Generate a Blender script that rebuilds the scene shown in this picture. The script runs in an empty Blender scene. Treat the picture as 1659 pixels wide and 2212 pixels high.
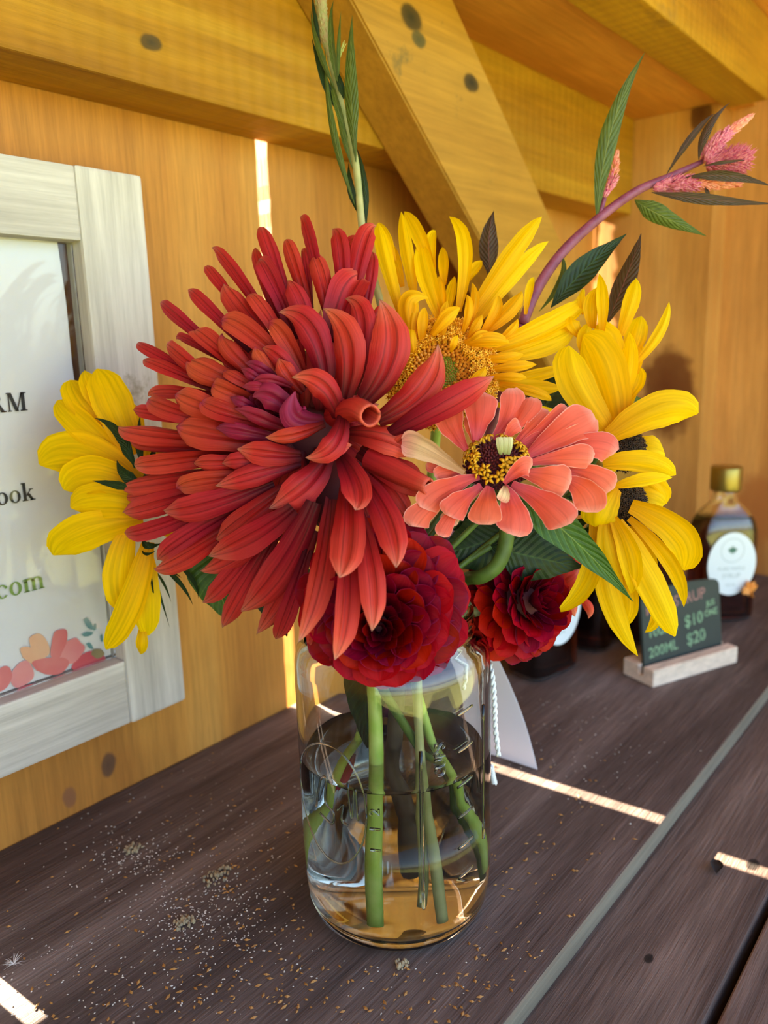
import bpy, bmesh, math, random
from mathutils import Vector, Matrix, noise

random.seed(7)
PI = math.pi
C = bpy.context.scene.collection
SC = bpy.context.scene

# ------------------------------------------------------------------ camera
W, H = 1659, 2212
FPX = 1700.0
CH = 0.286                       # camera height above the shelf top (shelf top is z = 0)
XC = Vector((1440, -401, 1700)).normalized()      # shelf direction seen from the camera
DC = Vector((230, 8033, 1700))
DC = (DC - XC * DC.dot(XC)).normalized()
ZC = -DC
YC = ZC.cross(XC)
def cam2w(c):
    return Vector((c.dot(XC), c.dot(YC), c.dot(ZC)))
CAM = Vector((0, 0, CH))
def P(px, py, t):
    """point seen at pixel (px, py) at forward distance t"""
    return CAM + cam2w(Vector(((px - W / 2) / FPX, (py - H / 2) / FPX, 1.0))) * t
def onz(px, py, z=0.0):
    r = cam2w(Vector(((px - W / 2) / FPX, (py - H / 2) / FPX, 1.0)))
    return CAM + r * ((z - CH) / r.z)
FWD = cam2w(Vector((0, 0, 1)))
RIGHT = cam2w(Vector((1, 0, 0)))
DOWN = cam2w(Vector((0, 1, 0)))
cd = bpy.data.cameras.new('camera')
cam = bpy.data.objects.new('camera', cd)
C.objects.link(cam)
cam.matrix_world = Matrix(((RIGHT.x, -DOWN.x, -FWD.x, CAM.x), (RIGHT.y, -DOWN.y, -FWD.y, CAM.y),
                           (RIGHT.z, -DOWN.z, -FWD.z, CAM.z), (0, 0, 0, 1)))
cd.sensor_fit = 'VERTICAL'
cd.sensor_height = 36.0
cd.lens = FPX / H * 36.0
cd.clip_start = 0.01
cd.clip_end = 300
cd.dof.use_dof = True
cd.dof.focus_distance = 0.375
cd.dof.aperture_fstop = cd.lens / 3.7
SC.camera = cam

# ------------------------------------------------------------------ sky, sun, exposure
SUN_H = Vector((0.075, -1.0))    # the sun stands behind the back wall
SUN_EL = math.radians(22)
world = bpy.data.worlds.new('world')
SC.world = world
world.use_nodes = True
nt = world.node_tree
nt.nodes.clear()
wo = nt.nodes.new('ShaderNodeOutputWorld')
wb = nt.nodes.new('ShaderNodeBackground')
sky = nt.nodes.new('ShaderNodeTexSky')
sky.sky_type = 'NISHITA'
sky.sun_disc = False
sky.sun_elevation = SUN_EL
sky.sun_rotation = math.radians(0)
sky.air_density = 1.0
sky.dust_density = 2.0
nt.links.new(sky.outputs[0], wb.inputs[0])
wb.inputs[1].default_value = 0.40
nt.links.new(wb.outputs[0], wo.inputs[0])
sl = bpy.data.lights.new('sun', 'SUN')
sl.energy = 48.0
sl.color = (1.0, 0.83, 0.60)
sl.angle = math.radians(0.53)
so = bpy.data.objects.new('sun', sl)
C.objects.link(so)
sd = Vector((SUN_H.x, SUN_H.y, 0)).normalized() * math.cos(SUN_EL) + Vector((0, 0, -math.sin(SUN_EL)))
so.rotation_euler = sd.to_track_quat('-Z', 'Y').to_euler()
SC.view_settings.view_transform = 'Standard'
SC.view_settings.look = 'None'
SC.view_settings.gamma = 1.0
SC.view_settings.use_curve_mapping = False
SC.view_settings.exposure = 1.12
SC.cycles.max_bounces = 14
SC.cycles.transmission_bounces = 14
SC.cycles.diffuse_bounces = 6
SC.cycles.sample_clamp_indirect = 6.0
SC.cycles.caustics_refractive = True
SC.cycles.caustics_reflective = True

# ------------------------------------------------------------------ helpers
def lin(h):
    if isinstance(h, (tuple, list)): return tuple(h) + (1.0,) if len(h) == 3 else tuple(h)
    h = h.lstrip('#')
    o = []
    for i in (0, 2, 4):
        v = int(h[i:i + 2], 16) / 255
        o.append(v / 12.92 if v <= 0.04045 else ((v + 0.055) / 1.055) ** 2.4)
    return tuple(o) + (1.0,)

def tag(o, label=None, cat=None, group=None, kind=None):
    if label: o['label'] = label
    if cat: o['category'] = cat
    if group: o['group'] = group
    if kind: o['kind'] = kind
    return o

def empty(name, loc=(0, 0, 0)):
    o = bpy.data.objects.new(name, None)
    o.empty_display_size = 0.02
    o.location = loc
    C.objects.link(o)
    return o

def link(name, me, mats, parent=None, smooth=False):
    o = bpy.data.objects.new(name, me)
    C.objects.link(o)
    if mats is not None:
        for m in (mats if isinstance(mats, (list, tuple)) else [mats]):
            me.materials.append(m)
    if smooth:
        for p in me.polygons: p.use_smooth = True
    if parent is not None:
        o.parent = parent
        o.matrix_parent_inverse = Matrix.Translation(parent.location).inverted()
    return o

def mesh(name, verts, faces, mats, parent=None, smooth=False, uvs=None):
    me = bpy.data.meshes.new(name)
    me.from_pydata([tuple(v) for v in verts], [], faces)
    if uvs is not None:
        uvl = me.uv_layers.new(name='UVMap')
        for lp in me.loops:
            uvl.data[lp.index].uv = uvs[lp.vertex_index]
    me.update()
    return link(name, me, mats, parent, smooth)

def from_bm(name, bm, mats, parent=None, smooth=False):
    me = bpy.data.meshes.new(name)
    bmesh.ops.recalc_face_normals(bm, faces=bm.faces[:])
    bm.to_mesh(me)
    bm.free()
    return link(name, me, mats, parent, smooth)

def bm_box(bm, lo, hi, mat=None):
    vs = []
    for z in (lo[2], hi[2]):
        for y in (lo[1], hi[1]):
            for x in (lo[0], hi[0]):
                v = Vector((x, y, z))
                vs.append(bm.verts.new(mat @ v if mat else v))
    for f in ((0, 1, 3, 2), (4, 6, 7, 5), (0, 4, 5, 1), (2, 3, 7, 6), (0, 2, 6, 4), (1, 5, 7, 3)):
        bm.faces.new([vs[i] for i in f])
    return vs

def box(name, lo, hi, mats, parent=None, bevel=0.0, mat=None, jitter=0.0, segs=2):
    bm = bmesh.new()
    vs = bm_box(bm, lo, hi)
    if jitter:
        for v in vs:
            v.co += Vector((random.uniform(-1, 1), random.uniform(-1, 1), random.uniform(-1, 1))) * jitter
    if bevel:
        bmesh.ops.bevel(bm, geom=bm.edges[:], offset=bevel, segments=segs, affect='EDGES', profile=0.6)
    if mat is not None: bm.transform(mat)
    return from_bm(name, bm, mats, parent)

def frames(pts):
    """tangent and two normals along a polyline"""
    out = []
    n = None
    for i, p in enumerate(pts):
        a = pts[max(i - 1, 0)]; b = pts[min(i + 1, len(pts) - 1)]
        t = (b - a).normalized()
        if n is None:
            n = t.orthogonal().normalized()
        n = (n - t * n.dot(t))
        n = n.normalized() if n.length > 1e-9 else t.orthogonal().normalized()
        out.append((t, n, t.cross(n)))
    return out

def catmull(pts, per=6):
    pts = [Vector(p) for p in pts]
    if len(pts) < 3: return [pts[0].lerp(pts[-1], i / per) for i in range(per + 1)]
    q = [pts[0] * 2 - pts[1]] + pts + [pts[-1] * 2 - pts[-2]]
    out = []
    for i in range(1, len(q) - 2):
        for k in range(per):
            u = k / per
            a, b, c, d = q[i - 1], q[i], q[i + 1], q[i + 2]
            out.append(0.5 * ((2 * b) + (c - a) * u + (2 * a - 5 * b + 4 * c - d) * u * u + (3 * b - a - 3 * c + d) * u ** 3))
    out.append(pts[-1])
    return out

def tube_data(pts, radii, sides=10, base=0):
    """pts already dense; radii: list of same length or number"""
    n = len(pts)
    if not isinstance(radii, (list, tuple)): radii = [radii] * n
    if len(radii) != n:
        m = len(radii) - 1
        rr = []
        for i in range(n):
            u = i / (n - 1) * m; k = min(int(u), m - 1)
            rr.append(radii[k] + (radii[k + 1] - radii[k]) * (u - k))
        radii = rr
    vs, fs, uv = [], [], []
    for i, ((t, a, b), p) in enumerate(zip(frames(pts), pts)):
        for k in range(sides):
            an = 2 * PI * k / sides
            vs.append(p + (a * math.cos(an) + b * math.sin(an)) * radii[i])
            uv.append((k / sides, i / (n - 1)))
    for i in range(n - 1):
        for k in range(sides):
            k2 = (k + 1) % sides
            fs.append((base + i * sides + k, base + i * sides + k2, base + (i + 1) * sides + k2, base + (i + 1) * sides + k))
    fs.append(tuple(base + k for k in reversed(range(sides))))
    fs.append(tuple(base + (n - 1) * sides + k for k in range(sides)))
    return vs, fs, uv

def tube(name, pts, radii, mats, parent=None, sides=10, per=6):
    d = catmull(pts, per) if per else [Vector(p) for p in pts]
    vs, fs, uv = tube_data(d, radii, sides)
    return mesh(name, vs, fs, mats, parent, True, uv)

def lathe_bm(bm, prof, sides=48, center=(0, 0), sx=1.0, sy=1.0, rot=0.0, power=2.0, close=False):
    """prof: list of (r, z). power>2 gives a rounded-rectangle section"""
    rings = []
    for r, z in prof:
        ring = []
        for k in range(sides):
            a = 2 * PI * k / sides
            c, s = math.cos(a), math.sin(a)
            e = 2.0 / power
            x = math.copysign(abs(c) ** e, c) * r * sx
            y = math.copysign(abs(s) ** e, s) * r * sy
            ring.append(bm.verts.new((center[0] + x * math.cos(rot) - y * math.sin(rot),
                                      center[1] + x * math.sin(rot) + y * math.cos(rot), z)))
        rings.append(ring)
    for i in range(len(rings) - 1):
        for k in range(sides):
            k2 = (k + 1) % sides
            bm.faces.new((rings[i][k], rings[i][k2], rings[i + 1][k2], rings[i + 1][k]))
    if close:
        for k in range(sides):
            k2 = (k + 1) % sides
            bm.faces.new((rings[-1][k], rings[-1][k2], rings[0][k2], rings[0][k]))
    else:
        bm.faces.new(list(reversed(rings[0])))
        bm.faces.new(rings[-1])
    return rings

# ------------------------------------------------------------------ materials
def nodes(name):
    m = bpy.data.materials.new(name)
    m.use_nodes = True
    t = m.node_tree
    return m, t, t.nodes['Principled BSDF'], t.nodes['Material Output']

def N(t, typ, **kw):
    n = t.nodes.new(typ)
    for k, v in kw.items():
        if k == 'inp':
            for kk, vv in v.items(): n.inputs[kk].default_value = vv
        else: setattr(n, k, v)
    return n

def ramp(t, fac, stops, interp='LINEAR'):
    r = t.nodes.new('ShaderNodeValToRGB')
    r.color_ramp.interpolation = interp
    el = r.color_ramp.elements
    while len(el) > 1: el.remove(el[-1])
    el[0].position = stops[0][0]; el[0].color = lin(stops[0][1])
    for p, c in stops[1:]:
        e = el.new(p); e.color = lin(c)
    if fac is not None: t.links.new(fac, r.inputs[0])
    return r

def mixc(t, a, b, fac, mode='MIX'):
    m = t.nodes.new('ShaderNodeMix')
    m.data_type = 'RGBA'; m.blend_type = mode
    for sock, v in ((m.inputs[0], fac), (m.inputs[6], a), (m.inputs[7], b)):
        if hasattr(v, 'is_output'): t.links.new(v, sock)
        elif isinstance(v, (int, float)): sock.default_value = v
        else: sock.default_value = lin(v)
    return m.outputs[2]

def math_n(t, op, a, b=None, c=None):
    m = t.nodes.new('ShaderNodeMath'); m.operation = op
    for i, v in enumerate((a, b, c)):
        if v is None: continue
        if hasattr(v, 'is_output'): t.links.new(v, m.inputs[i])
        else: m.inputs[i].default_value = v
    return m.outputs[0]

def plain(name, col, rough=0.5, metallic=0.0, noise_amt=0.0, scale=60, col2=None, bump=0.0):
    m, t, b, o = nodes(name)
    b.inputs['Roughness'].default_value = rough
    b.inputs['Metallic'].default_value = metallic
    tc = N(t, 'ShaderNodeTexCoord')
    nz = N(t, 'ShaderNodeTexNoise', inp={'Scale': scale, 'Detail': 6.0})
    t.links.new(tc.outputs['Object'], nz.inputs['Vector'])
    c2 = col2 or col
    r = ramp(t, nz.outputs[0], [(0.3, col), (0.7, c2)])
    t.links.new(r.outputs[0], b.inputs['Base Color'])
    if bump:
        bp = N(t, 'ShaderNodeBump', inp={'Strength': bump, 'Distance': 0.001})
        t.links.new(nz.outputs[0], bp.inputs['Height'])
        t.links.new(bp.outputs[0], b.inputs['Normal'])
    return m

def wood(name, cols, axis=2, ring=7.0, fine=90.0, rough=0.62, bump=0.35, saw=0.0, knots=(), blotch=None, warp=1.0, sawdir=0, fdark=.72):
    """cols: dark, mid, light. axis: grain direction (0 x, 1 y, 2 z). knots: (x,y,z,r) in world space"""
    m, t, b, o = nodes(name)
    b.inputs['Roughness'].default_value = rough
    b.inputs['Specular IOR Level'].default_value = 0.25
    tc = N(t, 'ShaderNodeTexCoord')
    oi = N(t, 'ShaderNodeObjectInfo')
    off = N(t, 'ShaderNodeVectorMath', operation='SCALE')
    cmb = N(t, 'ShaderNodeCombineXYZ')
    for i in range(3): t.links.new(oi.outputs['Random'], cmb.inputs[i])
    t.links.new(cmb.outputs[0], off.inputs[0]); off.inputs['Scale'].default_value = 5.0
    add = N(t, 'ShaderNodeVectorMath', operation='ADD')
    t.links.new(tc.outputs['Object'], add.inputs[0]); t.links.new(off.outputs[0], add.inputs[1])
    def stretched(s_across, s_along):
        mp = N(t, 'ShaderNodeMapping')
        s = [s_across] * 3; s[axis] = s_along
        mp.inputs['Scale'].default_value = s
        t.links.new(add.outputs[0], mp.inputs[0])
        return mp.outputs[0]
    n1 = N(t, 'ShaderNodeTexNoise', inp={'Scale': 1.0, 'Detail': 4.0, 'Roughness': 0.55, 'Distortion': 0.6 * warp})
    t.links.new(stretched(ring * 3, ring * 0.25), n1.inputs['Vector'])
    n2 = N(t, 'ShaderNodeTexNoise', inp={'Scale': 1.0, 'Detail': 5.0, 'Roughness': 0.7})
    t.links.new(stretched(fine * 6, fine * 0.25), n2.inputs['Vector'])
    n3 = N(t, 'ShaderNodeTexNoise', inp={'Scale': 6.0, 'Detail': 5.0, 'Roughness': 0.6})
    t.links.new(add.outputs[0], n3.inputs['Vector'])
    rp = ramp(t, n1.outputs[0], [(0.30, cols[0]), (0.50, cols[1]), (0.72, cols[2])])
    fi = ramp(t, n2.outputs[0], [(0.30, (fdark,) * 3), (0.66, (1.14, 1.14, 1.14))])
    col = mixc(t, rp.outputs[0], fi.outputs[0], 0.8, 'MULTIPLY')
    bl = ramp(t, n3.outputs[0], [(0.3, (0.84, 0.80, 0.76)), (0.7, (1.12, 1.12, 1.1))])
    col = mixc(t, col, bl.outputs[0], 0.8, 'MULTIPLY')
    if blotch:
        n4 = N(t, 'ShaderNodeTexNoise', inp={'Scale': blotch[1], 'Detail': 6.0, 'Roughness': 0.7})
        t.links.new(add.outputs[0], n4.inputs['Vector'])
        bm_ = ramp(t, n4.outputs[0], [(blotch[2], (0, 0, 0)), (blotch[2] + 0.08, (1, 1, 1))])
        col = mixc(t, col, blotch[0], math_n(t, 'MULTIPLY', bm_.outputs[0], 0.7))
    for (kx, ky, kz, kr, kc) in knots:
        d = N(t, 'ShaderNodeVectorMath', operation='DISTANCE')
        ma = N(t, 'ShaderNodeMapping')
        s = [1.0] * 3; s[axis] = 0.62
        ma.inputs['Scale'].default_value = s
        wob = N(t, 'ShaderNodeTexNoise', inp={'Scale': 60.0, 'Detail': 3.0})
        t.links.new(tc.outputs['Object'], wob.inputs['Vector'])
        wv = N(t, 'ShaderNodeVectorMath', operation='MULTIPLY_ADD')
        t.links.new(wob.outputs['Color'], wv.inputs[0]); wv.inputs[1].default_value = (kr * .7,) * 3
        t.links.new(tc.outputs['Object'], wv.inputs[2])
        t.links.new(wv.outputs[0], ma.inputs[0]); t.links.new(ma.outputs[0], d.inputs[0])
        q = [kx + kr * .35, ky + kr * .35, kz + kr * .35]; q = [q[i] * s[i] for i in range(3)]
        d.inputs[1].default_value = q
        kn = ramp(t, math_n(t, 'DIVIDE', d.outputs['Value'], kr), [(0.0, (1, 1, 1)), (0.72, (.85, .85, .85)), (1.0, (0, 0, 0))])
        col = mixc(t, col, kc, kn.outputs[0])
    t.links.new(col, b.inputs['Base Color'])
    h = math_n(t, 'ADD', math_n(t, 'MULTIPLY', n2.outputs[0], 0.5), math_n(t, 'MULTIPLY', n1.outputs[0], 0.5))
    if saw:
        wv = N(t, 'ShaderNodeTexWave', inp={'Scale': saw, 'Distortion': 1.5, 'Detail': 2.0, 'Detail Scale': 3.0})
        wv.bands_direction = 'XYZ'[axis] if sawdir == 0 else 'DIAGONAL'
        t.links.new(tc.outputs['Object'], wv.inputs['Vector'])
        h = math_n(t, 'ADD', h, math_n(t, 'MULTIPLY', wv.outputs[0], 0.45))
    bp = N(t, 'ShaderNodeBump', inp={'Strength': bump, 'Distance': 0.002})
    t.links.new(h, bp.inputs['Height'])
    t.links.new(bp.outputs[0], b.inputs['Normal'])
    return m

def petal_mat(name, stops, streak=0.25, lines=0.0, rough=0.5, trans=0.25, edge=None, vary=0.12, sheen=0.0, nscale=14, under=None, spec=.22):
    """stops: colour along the length (0 base, 1 tip)"""
    m, t, b, o = nodes(name)
    b.inputs['Roughness'].default_value = rough
    b.inputs['Specular IOR Level'].default_value = spec
    uv = N(t, 'ShaderNodeUVMap'); uv.uv_map = 'UVMap'
    sp = N(t, 'ShaderNodeSeparateXYZ'); t.links.new(uv.outputs[0], sp.inputs[0])
    oi = N(t, 'ShaderNodeObjectInfo')
    base = ramp(t, sp.outputs[1], stops)
    mp = N(t, 'ShaderNodeMapping'); mp.inputs['Scale'].default_value = (nscale, 0.9, 1)
    t.links.new(uv.outputs[0], mp.inputs[0])
    ad = N(t, 'ShaderNodeVectorMath', operation='ADD'); t.links.new(mp.outputs[0], ad.inputs[0])
    cmb = N(t, 'ShaderNodeCombineXYZ'); t.links.new(math_n(t, 'MULTIPLY', oi.outputs['Random'], 37.0), cmb.inputs[2])
    t.links.new(cmb.outputs[0], ad.inputs[1])
    nz = N(t, 'ShaderNodeTexNoise', inp={'Scale': 1.0, 'Detail': 3.0, 'Roughness': 0.6, 'Distortion': 0.25})
    t.links.new(ad.outputs[0], nz.inputs['Vector'])
    sr = ramp(t, nz.outputs[0], [(0.32, (1 - streak,) * 3), (0.66, (1 + streak * .5,) * 3)])
    col = mixc(t, base.outputs[0], sr.outputs[0], 1.0, 'MULTIPLY')
    if lines:
        # crease shade painted as two dark lines beside the middle of the petal
        u = math_n(t, 'ABSOLUTE', math_n(t, 'SUBTRACT', sp.outputs[0], 0.5))
        c1 = math_n(t, 'ABSOLUTE', math_n(t, 'SUBTRACT', u, 0.13))
        ln = ramp(t, c1, [(0.0, (1 - lines,) * 3), (0.012, (1 - lines * .8,) * 3), (0.035, (1, 1, 1))])
        col = mixc(t, col, ln.outputs[0], 1.0, 'MULTIPLY')
    if edge:
        u = math_n(t, 'ABSOLUTE', math_n(t, 'SUBTRACT', sp.outputs[0], 0.5))
        d = math_n(t, 'MAXIMUM', math_n(t, 'MULTIPLY', u, 2.0), math_n(t, 'SUBTRACT', sp.outputs[1], 0.03))
        er = ramp(t, d, [(edge[1], (0, 0, 0)), (0.985, (1, 1, 1))])
        col = mixc(t, col, edge[0], er.outputs[0])
    hs = N(t, 'ShaderNodeHueSaturation')
    t.links.new(col, hs.inputs['Color'])
    t.links.new(math_n(t, 'MULTIPLY_ADD', oi.outputs['Random'], vary * .12, 0.5 - vary * .06), hs.inputs['Hue'])
    t.links.new(math_n(t, 'MULTIPLY_ADD', oi.outputs['Random'], vary * 2, 1.0 - vary), hs.inputs['Value'])
    if under:
        geo = N(t, 'ShaderNodeNewGeometry')
        colo = mixc(t, hs.outputs[0], under, math_n(t, 'MULTIPLY', geo.outputs['Backfacing'], 0.75))
    else: colo = hs.outputs[0]
    t.links.new(colo, b.inputs['Base Color'])
    bp = N(t, 'ShaderNodeBump', inp={'Strength': 0.35, 'Distance': 0.0006})
    t.links.new(nz.outputs[0], bp.inputs['Height']); t.links.new(bp.outputs[0], b.inputs['Normal'])
    tr = N(t, 'ShaderNodeBsdfTranslucent'); t.links.new(colo, tr.inputs[0])
    mx = N(t, 'ShaderNodeMixShader'); mx.inputs[0].default_value = trans
    t.links.new(b.outputs[0], mx.inputs[1]); t.links.new(tr.outputs[0], mx.inputs[2])
    t.links.new(mx.outputs[0], o.inputs['Surface'])
    return m

def leaf_mat(name, c1, c2, vein, rough=0.5, vary=0.1):
    m, t, b, o = nodes(name)
    b.inputs['Roughness'].default_value = rough
    b.inputs['Specular IOR Level'].default_value = 0.35
    uv = N(t, 'ShaderNodeUVMap'); uv.uv_map = 'UVMap'
    sp = N(t, 'ShaderNodeSeparateXYZ'); t.links.new(uv.outputs[0], sp.inputs[0])
    u = math_n(t, 'ABSOLUTE', math_n(t, 'SUBTRACT', sp.outputs[0], 0.5))
    # slanting side veins
    ph = math_n(t, 'SUBTRACT', math_n(t, 'MULTIPLY', sp.outputs[1], 13.0), math_n(t, 'MULTIPLY', u, 5.0))
    saw = math_n(t, 'PINGPONG', ph, 0.5)
    nz = N(t, 'ShaderNodeTexNoise', inp={'Scale': 9.0, 'Detail': 5.0})
    t.links.new(uv.outputs[0], nz.inputs['Vector'])
    base = ramp(t, nz.outputs[0], [(0.3, c1), (0.7, c2)])
    side = ramp(t, saw, [(0.0, (1, 1, 1)), (0.10, (0, 0, 0))])
    mid = ramp(t, u, [(0.0, (1, 1, 1)), (0.03, (0, 0, 0))])
    col = mixc(t, base.outputs[0], vein, math_n(t, 'MULTIPLY', side.outputs[0], 0.35))
    col = mixc(t, col, vein, math_n(t, 'MULTIPLY', mid.outputs[0], 0.8))
    t.links.new(col, b.inputs['Base Color'])
    bp = N(t, 'ShaderNodeBump', inp={'Strength': 0.5, 'Distance': 0.001})
    t.links.new(saw, bp.inputs['Height']); t.links.new(bp.outputs[0], b.inputs['Normal'])
    tr = N(t, 'ShaderNodeBsdfTranslucent'); t.links.new(col, tr.inputs[0])
    mx = N(t, 'ShaderNodeMixShader'); mx.inputs[0].default_value = 0.2
    t.links.new(b.outputs[0], mx.inputs[1]); t.links.new(tr.outputs[0], mx.inputs[2])
    t.links.new(mx.outputs[0], o.inputs['Surface'])
    return m

def glass(name, col=(1, 1, 1), ior=1.45, rough=0.0):
    m, t, b, o = nodes(name)
    b.inputs['Base Color'].default_value = lin(col)
    b.inputs['Transmission Weight'].default_value = 1.0
    b.inputs['Roughness'].default_value = rough
    b.inputs['IOR'].default_value = ior
    return m

def liquid(name, col, density):
    m, t, b, o = nodes(name)
    b.inputs['Base Color'].default_value = (1, 1, 1, 1)
    b.inputs['Transmission Weight'].default_value = 1.0
    b.inputs['Roughness'].default_value = 0.0
    b.inputs['IOR'].default_value = 1.34
    va = N(t, 'ShaderNodeVolumeAbsorption')
    va.inputs['Color'].default_value = lin(col); va.inputs['Density'].default_value = density
    t.links.new(va.outputs[0], o.inputs['Volume'])
    return m

def ony(px, py, y):
    r = cam2w(Vector(((px - W / 2) / FPX, (py - H / 2) / FPX, 1.0)))
    return CAM + r * (y / r.y)
def onx(px, py, x):
    r = cam2w(Vector(((px - W / 2) / FPX, (py - H / 2) / FPX, 1.0)))
    return CAM + r * (x / r.x)

# ------------------------------------------------------------------ wood of the stand
WY = 0.4457                                   # inner face of the back wall
PINE = ('#9a5f22', '#c08236', '#d9a558')
k1 = ony(325, 92, .40); k2 = ony(890, 40, .36); k3 = ony(1018, 180, .36); k4 = ony(905, 85, .36)
k5 = ony(235, 1652, WY); k6 = onx(1440, 850, .955); k7 = onx(1515, 225, .955); k8 = onx(1572, 250, .965)
k9 = onx(1640, 1100, 1.0); k10 = ony(150, 1722, WY)
m_wall = wood('pine_wall', ('#ac7030', '#ca8e40', '#d8a454'), axis=2, ring=3.0, fine=60, bump=.3,
              knots=((k5.x, WY, k5.z, .006, '#5b4030'), (k10.x, WY, k10.z, .005, '#8a5a3a')))
m_wall_r = wood('pine_end', ('#b5763a', '#cf9450', '#dfac68'), axis=2, ring=3.0, fine=60, bump=.3,
                knots=((1.0, k9.y, k9.z, .03, '#b06c34'),))
m_post = wood('pine_post', ('#b5793a', '#cf9850', '#e0b068'), axis=2, ring=4.0, fine=60, bump=.35,
              knots=((.955, k6.y, k6.z, .038, '#6a3616'), (.955, k7.y, k7.z - .01, .013, '#5a3216')))
m_girt = wood('pine_girt', ('#966410', '#b07e18', '#c29628'), axis=0, ring=5.0, fine=50, bump=.5, saw=24.0,
              knots=((k1.x, .40, k1.z, .005, '#4a3d20'),), blotch=('#8d6a2e', 11.0, .62))
m_brace = wood('pine_brace', ('#a4762a', '#b88a34', '#c89e44'), axis=0, ring=2.0, fine=30, bump=.35,
               knots=((k2.x, .36, k2.z, .009, '#33301c'), (k3.x, .36, k3.z, .007, '#2f2b1a'), (k4.x, .36, k4.z, .006, '#55502e')),
               blotch=('#6e6034', 22.0, .62))
m_ceil = wood('pine_ceiling', ('#bc7a2c', '#d4903c', '#e2a650'), axis=0, ring=3.0, fine=60, bump=.3)
m_plank = wood('weathered_plank', ('#4a3e3b', '#6c5d59', '#978883'), axis=0, ring=9.0, fine=110, rough=.7, bump=1.0, fdark=.38,
               blotch=('#77695f', 9.0, .62))
m_edge = wood('weathered_edge', ('#544c42', '#6c6458', '#847b6c'), axis=0, ring=6.0, fine=50, rough=.8, bump=.6)
m_plank2 = wood('weathered_lower', ('#4a3e3a', '#6c5c56', '#96857c'), axis=0, ring=9.0, fine=100, fdark=.4, rough=.7, bump=.8,
                knots=((.335, .118, -.0127, .0025, '#141110'), (.44, .098, -.0127, .004, '#141110')), blotch=('#7a4a30', 7.0, .62))
m_grass = plain('grass', '#6e7a38', .9, scale=6, col2='#929656')

# ground outside, seen only in the jar and the frame glass
g = box('ground', (-40, -60, -.95), (40, 40, -.90), m_grass); tag(g, kind='structure')

# back wall: upright boards with daylight between two of them
wb_ = empty('wall_back', (0.4, WY, -.3)); tag(wb_, kind='structure')
for a, b in ((-.50, -.197), (-.1955, .1075), (.1170, .4040), (.4148, .7085), (.7092, .9515), (.9548, 1.02)):
    bm = bmesh.new()
    # wavy sawn edges
    n = 90
    rows = []
    for i in range(n + 1):
        z = -.3 + (.553 + .3) * i / n
        wa = .0009 * noise.noise(Vector((a * 9, z * 170, 0))); wb2 = .0009 * noise.noise(Vector((b * 9 + 4, z * 170, 0)))
        rows.append([bm.verts.new((a + wa, WY, z)), bm.verts.new((b + wb2, WY, z)), bm.verts.new((b + wb2, WY + .022, z)), bm.verts.new((a + wa, WY + .022, z))])
    for i in range(n):
        for k in range(4):
            bm.faces.new((rows[i][k], rows[i][(k + 1) % 4], rows[i + 1][(k + 1) % 4], rows[i + 1][k]))
    bm.faces.new(rows[0]); bm.faces.new(list(reversed(rows[-1])))
    from_bm('board', bm, m_wall, wb_)

we = empty('wall_right', (1.0, .2, -.3)); tag(we, kind='structure')
for a, b in ((-.35, -.052), (-.05, .148), (.150, .4677)):
    box('board', (1.0, a, -.3), (1.02, b, .75), m_wall_r, we, bevel=.0008)
wl = empty('bounce_wall_left', (-.5, .2, -.3)); tag(wl, kind='structure')  # unseen end wall, added to bounce light back onto the shelf
for a, b in ((-.05, .148), (.150, .4657)):
    box('board', (-.522, a, -.3), (-.502, b, .75), m_wall_r, wl, bevel=.0008)

ce = empty('ceiling', (.2, .2, .535)); tag(ce, kind='structure')
box('panel', (-.502, .28, .535), (1.0, .50, .553), m_ceil, ce, bevel=.0006)
tilt = Matrix.Translation((0, .262, .60)) @ Matrix.Rotation(math.radians(-16), 4, 'X')
for i in range(3):
    box('board', (-.502, -.155 * (i + 1) + .002, 0), (1.02, -.155 * i, .018), m_ceil, ce, bevel=.0006, mat=tilt)

# timbers
gb = box('girt_beam', (-.502, .400, .4300), (.955, WY, .5350), m_girt, bevel=.0016, jitter=.0006)
tag(gb, 'long yellow pine beam running along the top of the board wall, upper left', 'beam')
pb = box('purlin_beam', (-.502, .255, .5270), (.955, .2975, .6000), m_girt, bevel=.0016)
tag(pb, 'pale pine beam overhead in the top right corner, running away from the viewer', 'beam')
hb = box('header_beam', (.962, -.30, .556), (1.0, .30, .640), m_girt, bevel=.0015)
tag(hb, 'short pine crosspiece on the end wall at the very top right corner', 'beam')
cp = box('corner_post', (.955, .305, 0.0), (1.0, WY, .535), m_post, bevel=.0015)
tag(cp, 'upright pine post in the far corner with a big dark brown knot', 'post')
# diagonal brace: lies flat against the front of the girt
s_ = -.887
L0 = Vector((.300, 0, .498 - s_ * -.114)); L0.z = .498 + s_ * (.300 - .414)
L1 = Vector((.905, 0, .498 + s_ * (.905 - .414)))
up = .131
bm = bmesh.new()
vs = []
for y in (.360, .400):
    for p in ((L0.x, L0.z), (L1.x, L1.z), (L1.x, L1.z + up), (L0.x, L0.z + up)):
        vs.append(bm.verts.new((p[0], y, p[1])))
for f in ((0, 1, 2, 3), (7, 6, 5, 4), (0, 4, 5, 1), (1, 5, 6, 2), (2, 6, 7, 3), (3, 7, 4, 0)):
    bm.faces.new([vs[i] for i in f])
bmesh.ops.bevel(bm, geom=bm.edges[:], offset=.0014, segments=2, affect='EDGES')
db = from_bm('diagonal_brace', bm, m_brace)
tag(db, 'slanting yellow pine brace with dark knots crossing in front of the long beam', 'beam')

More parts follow.
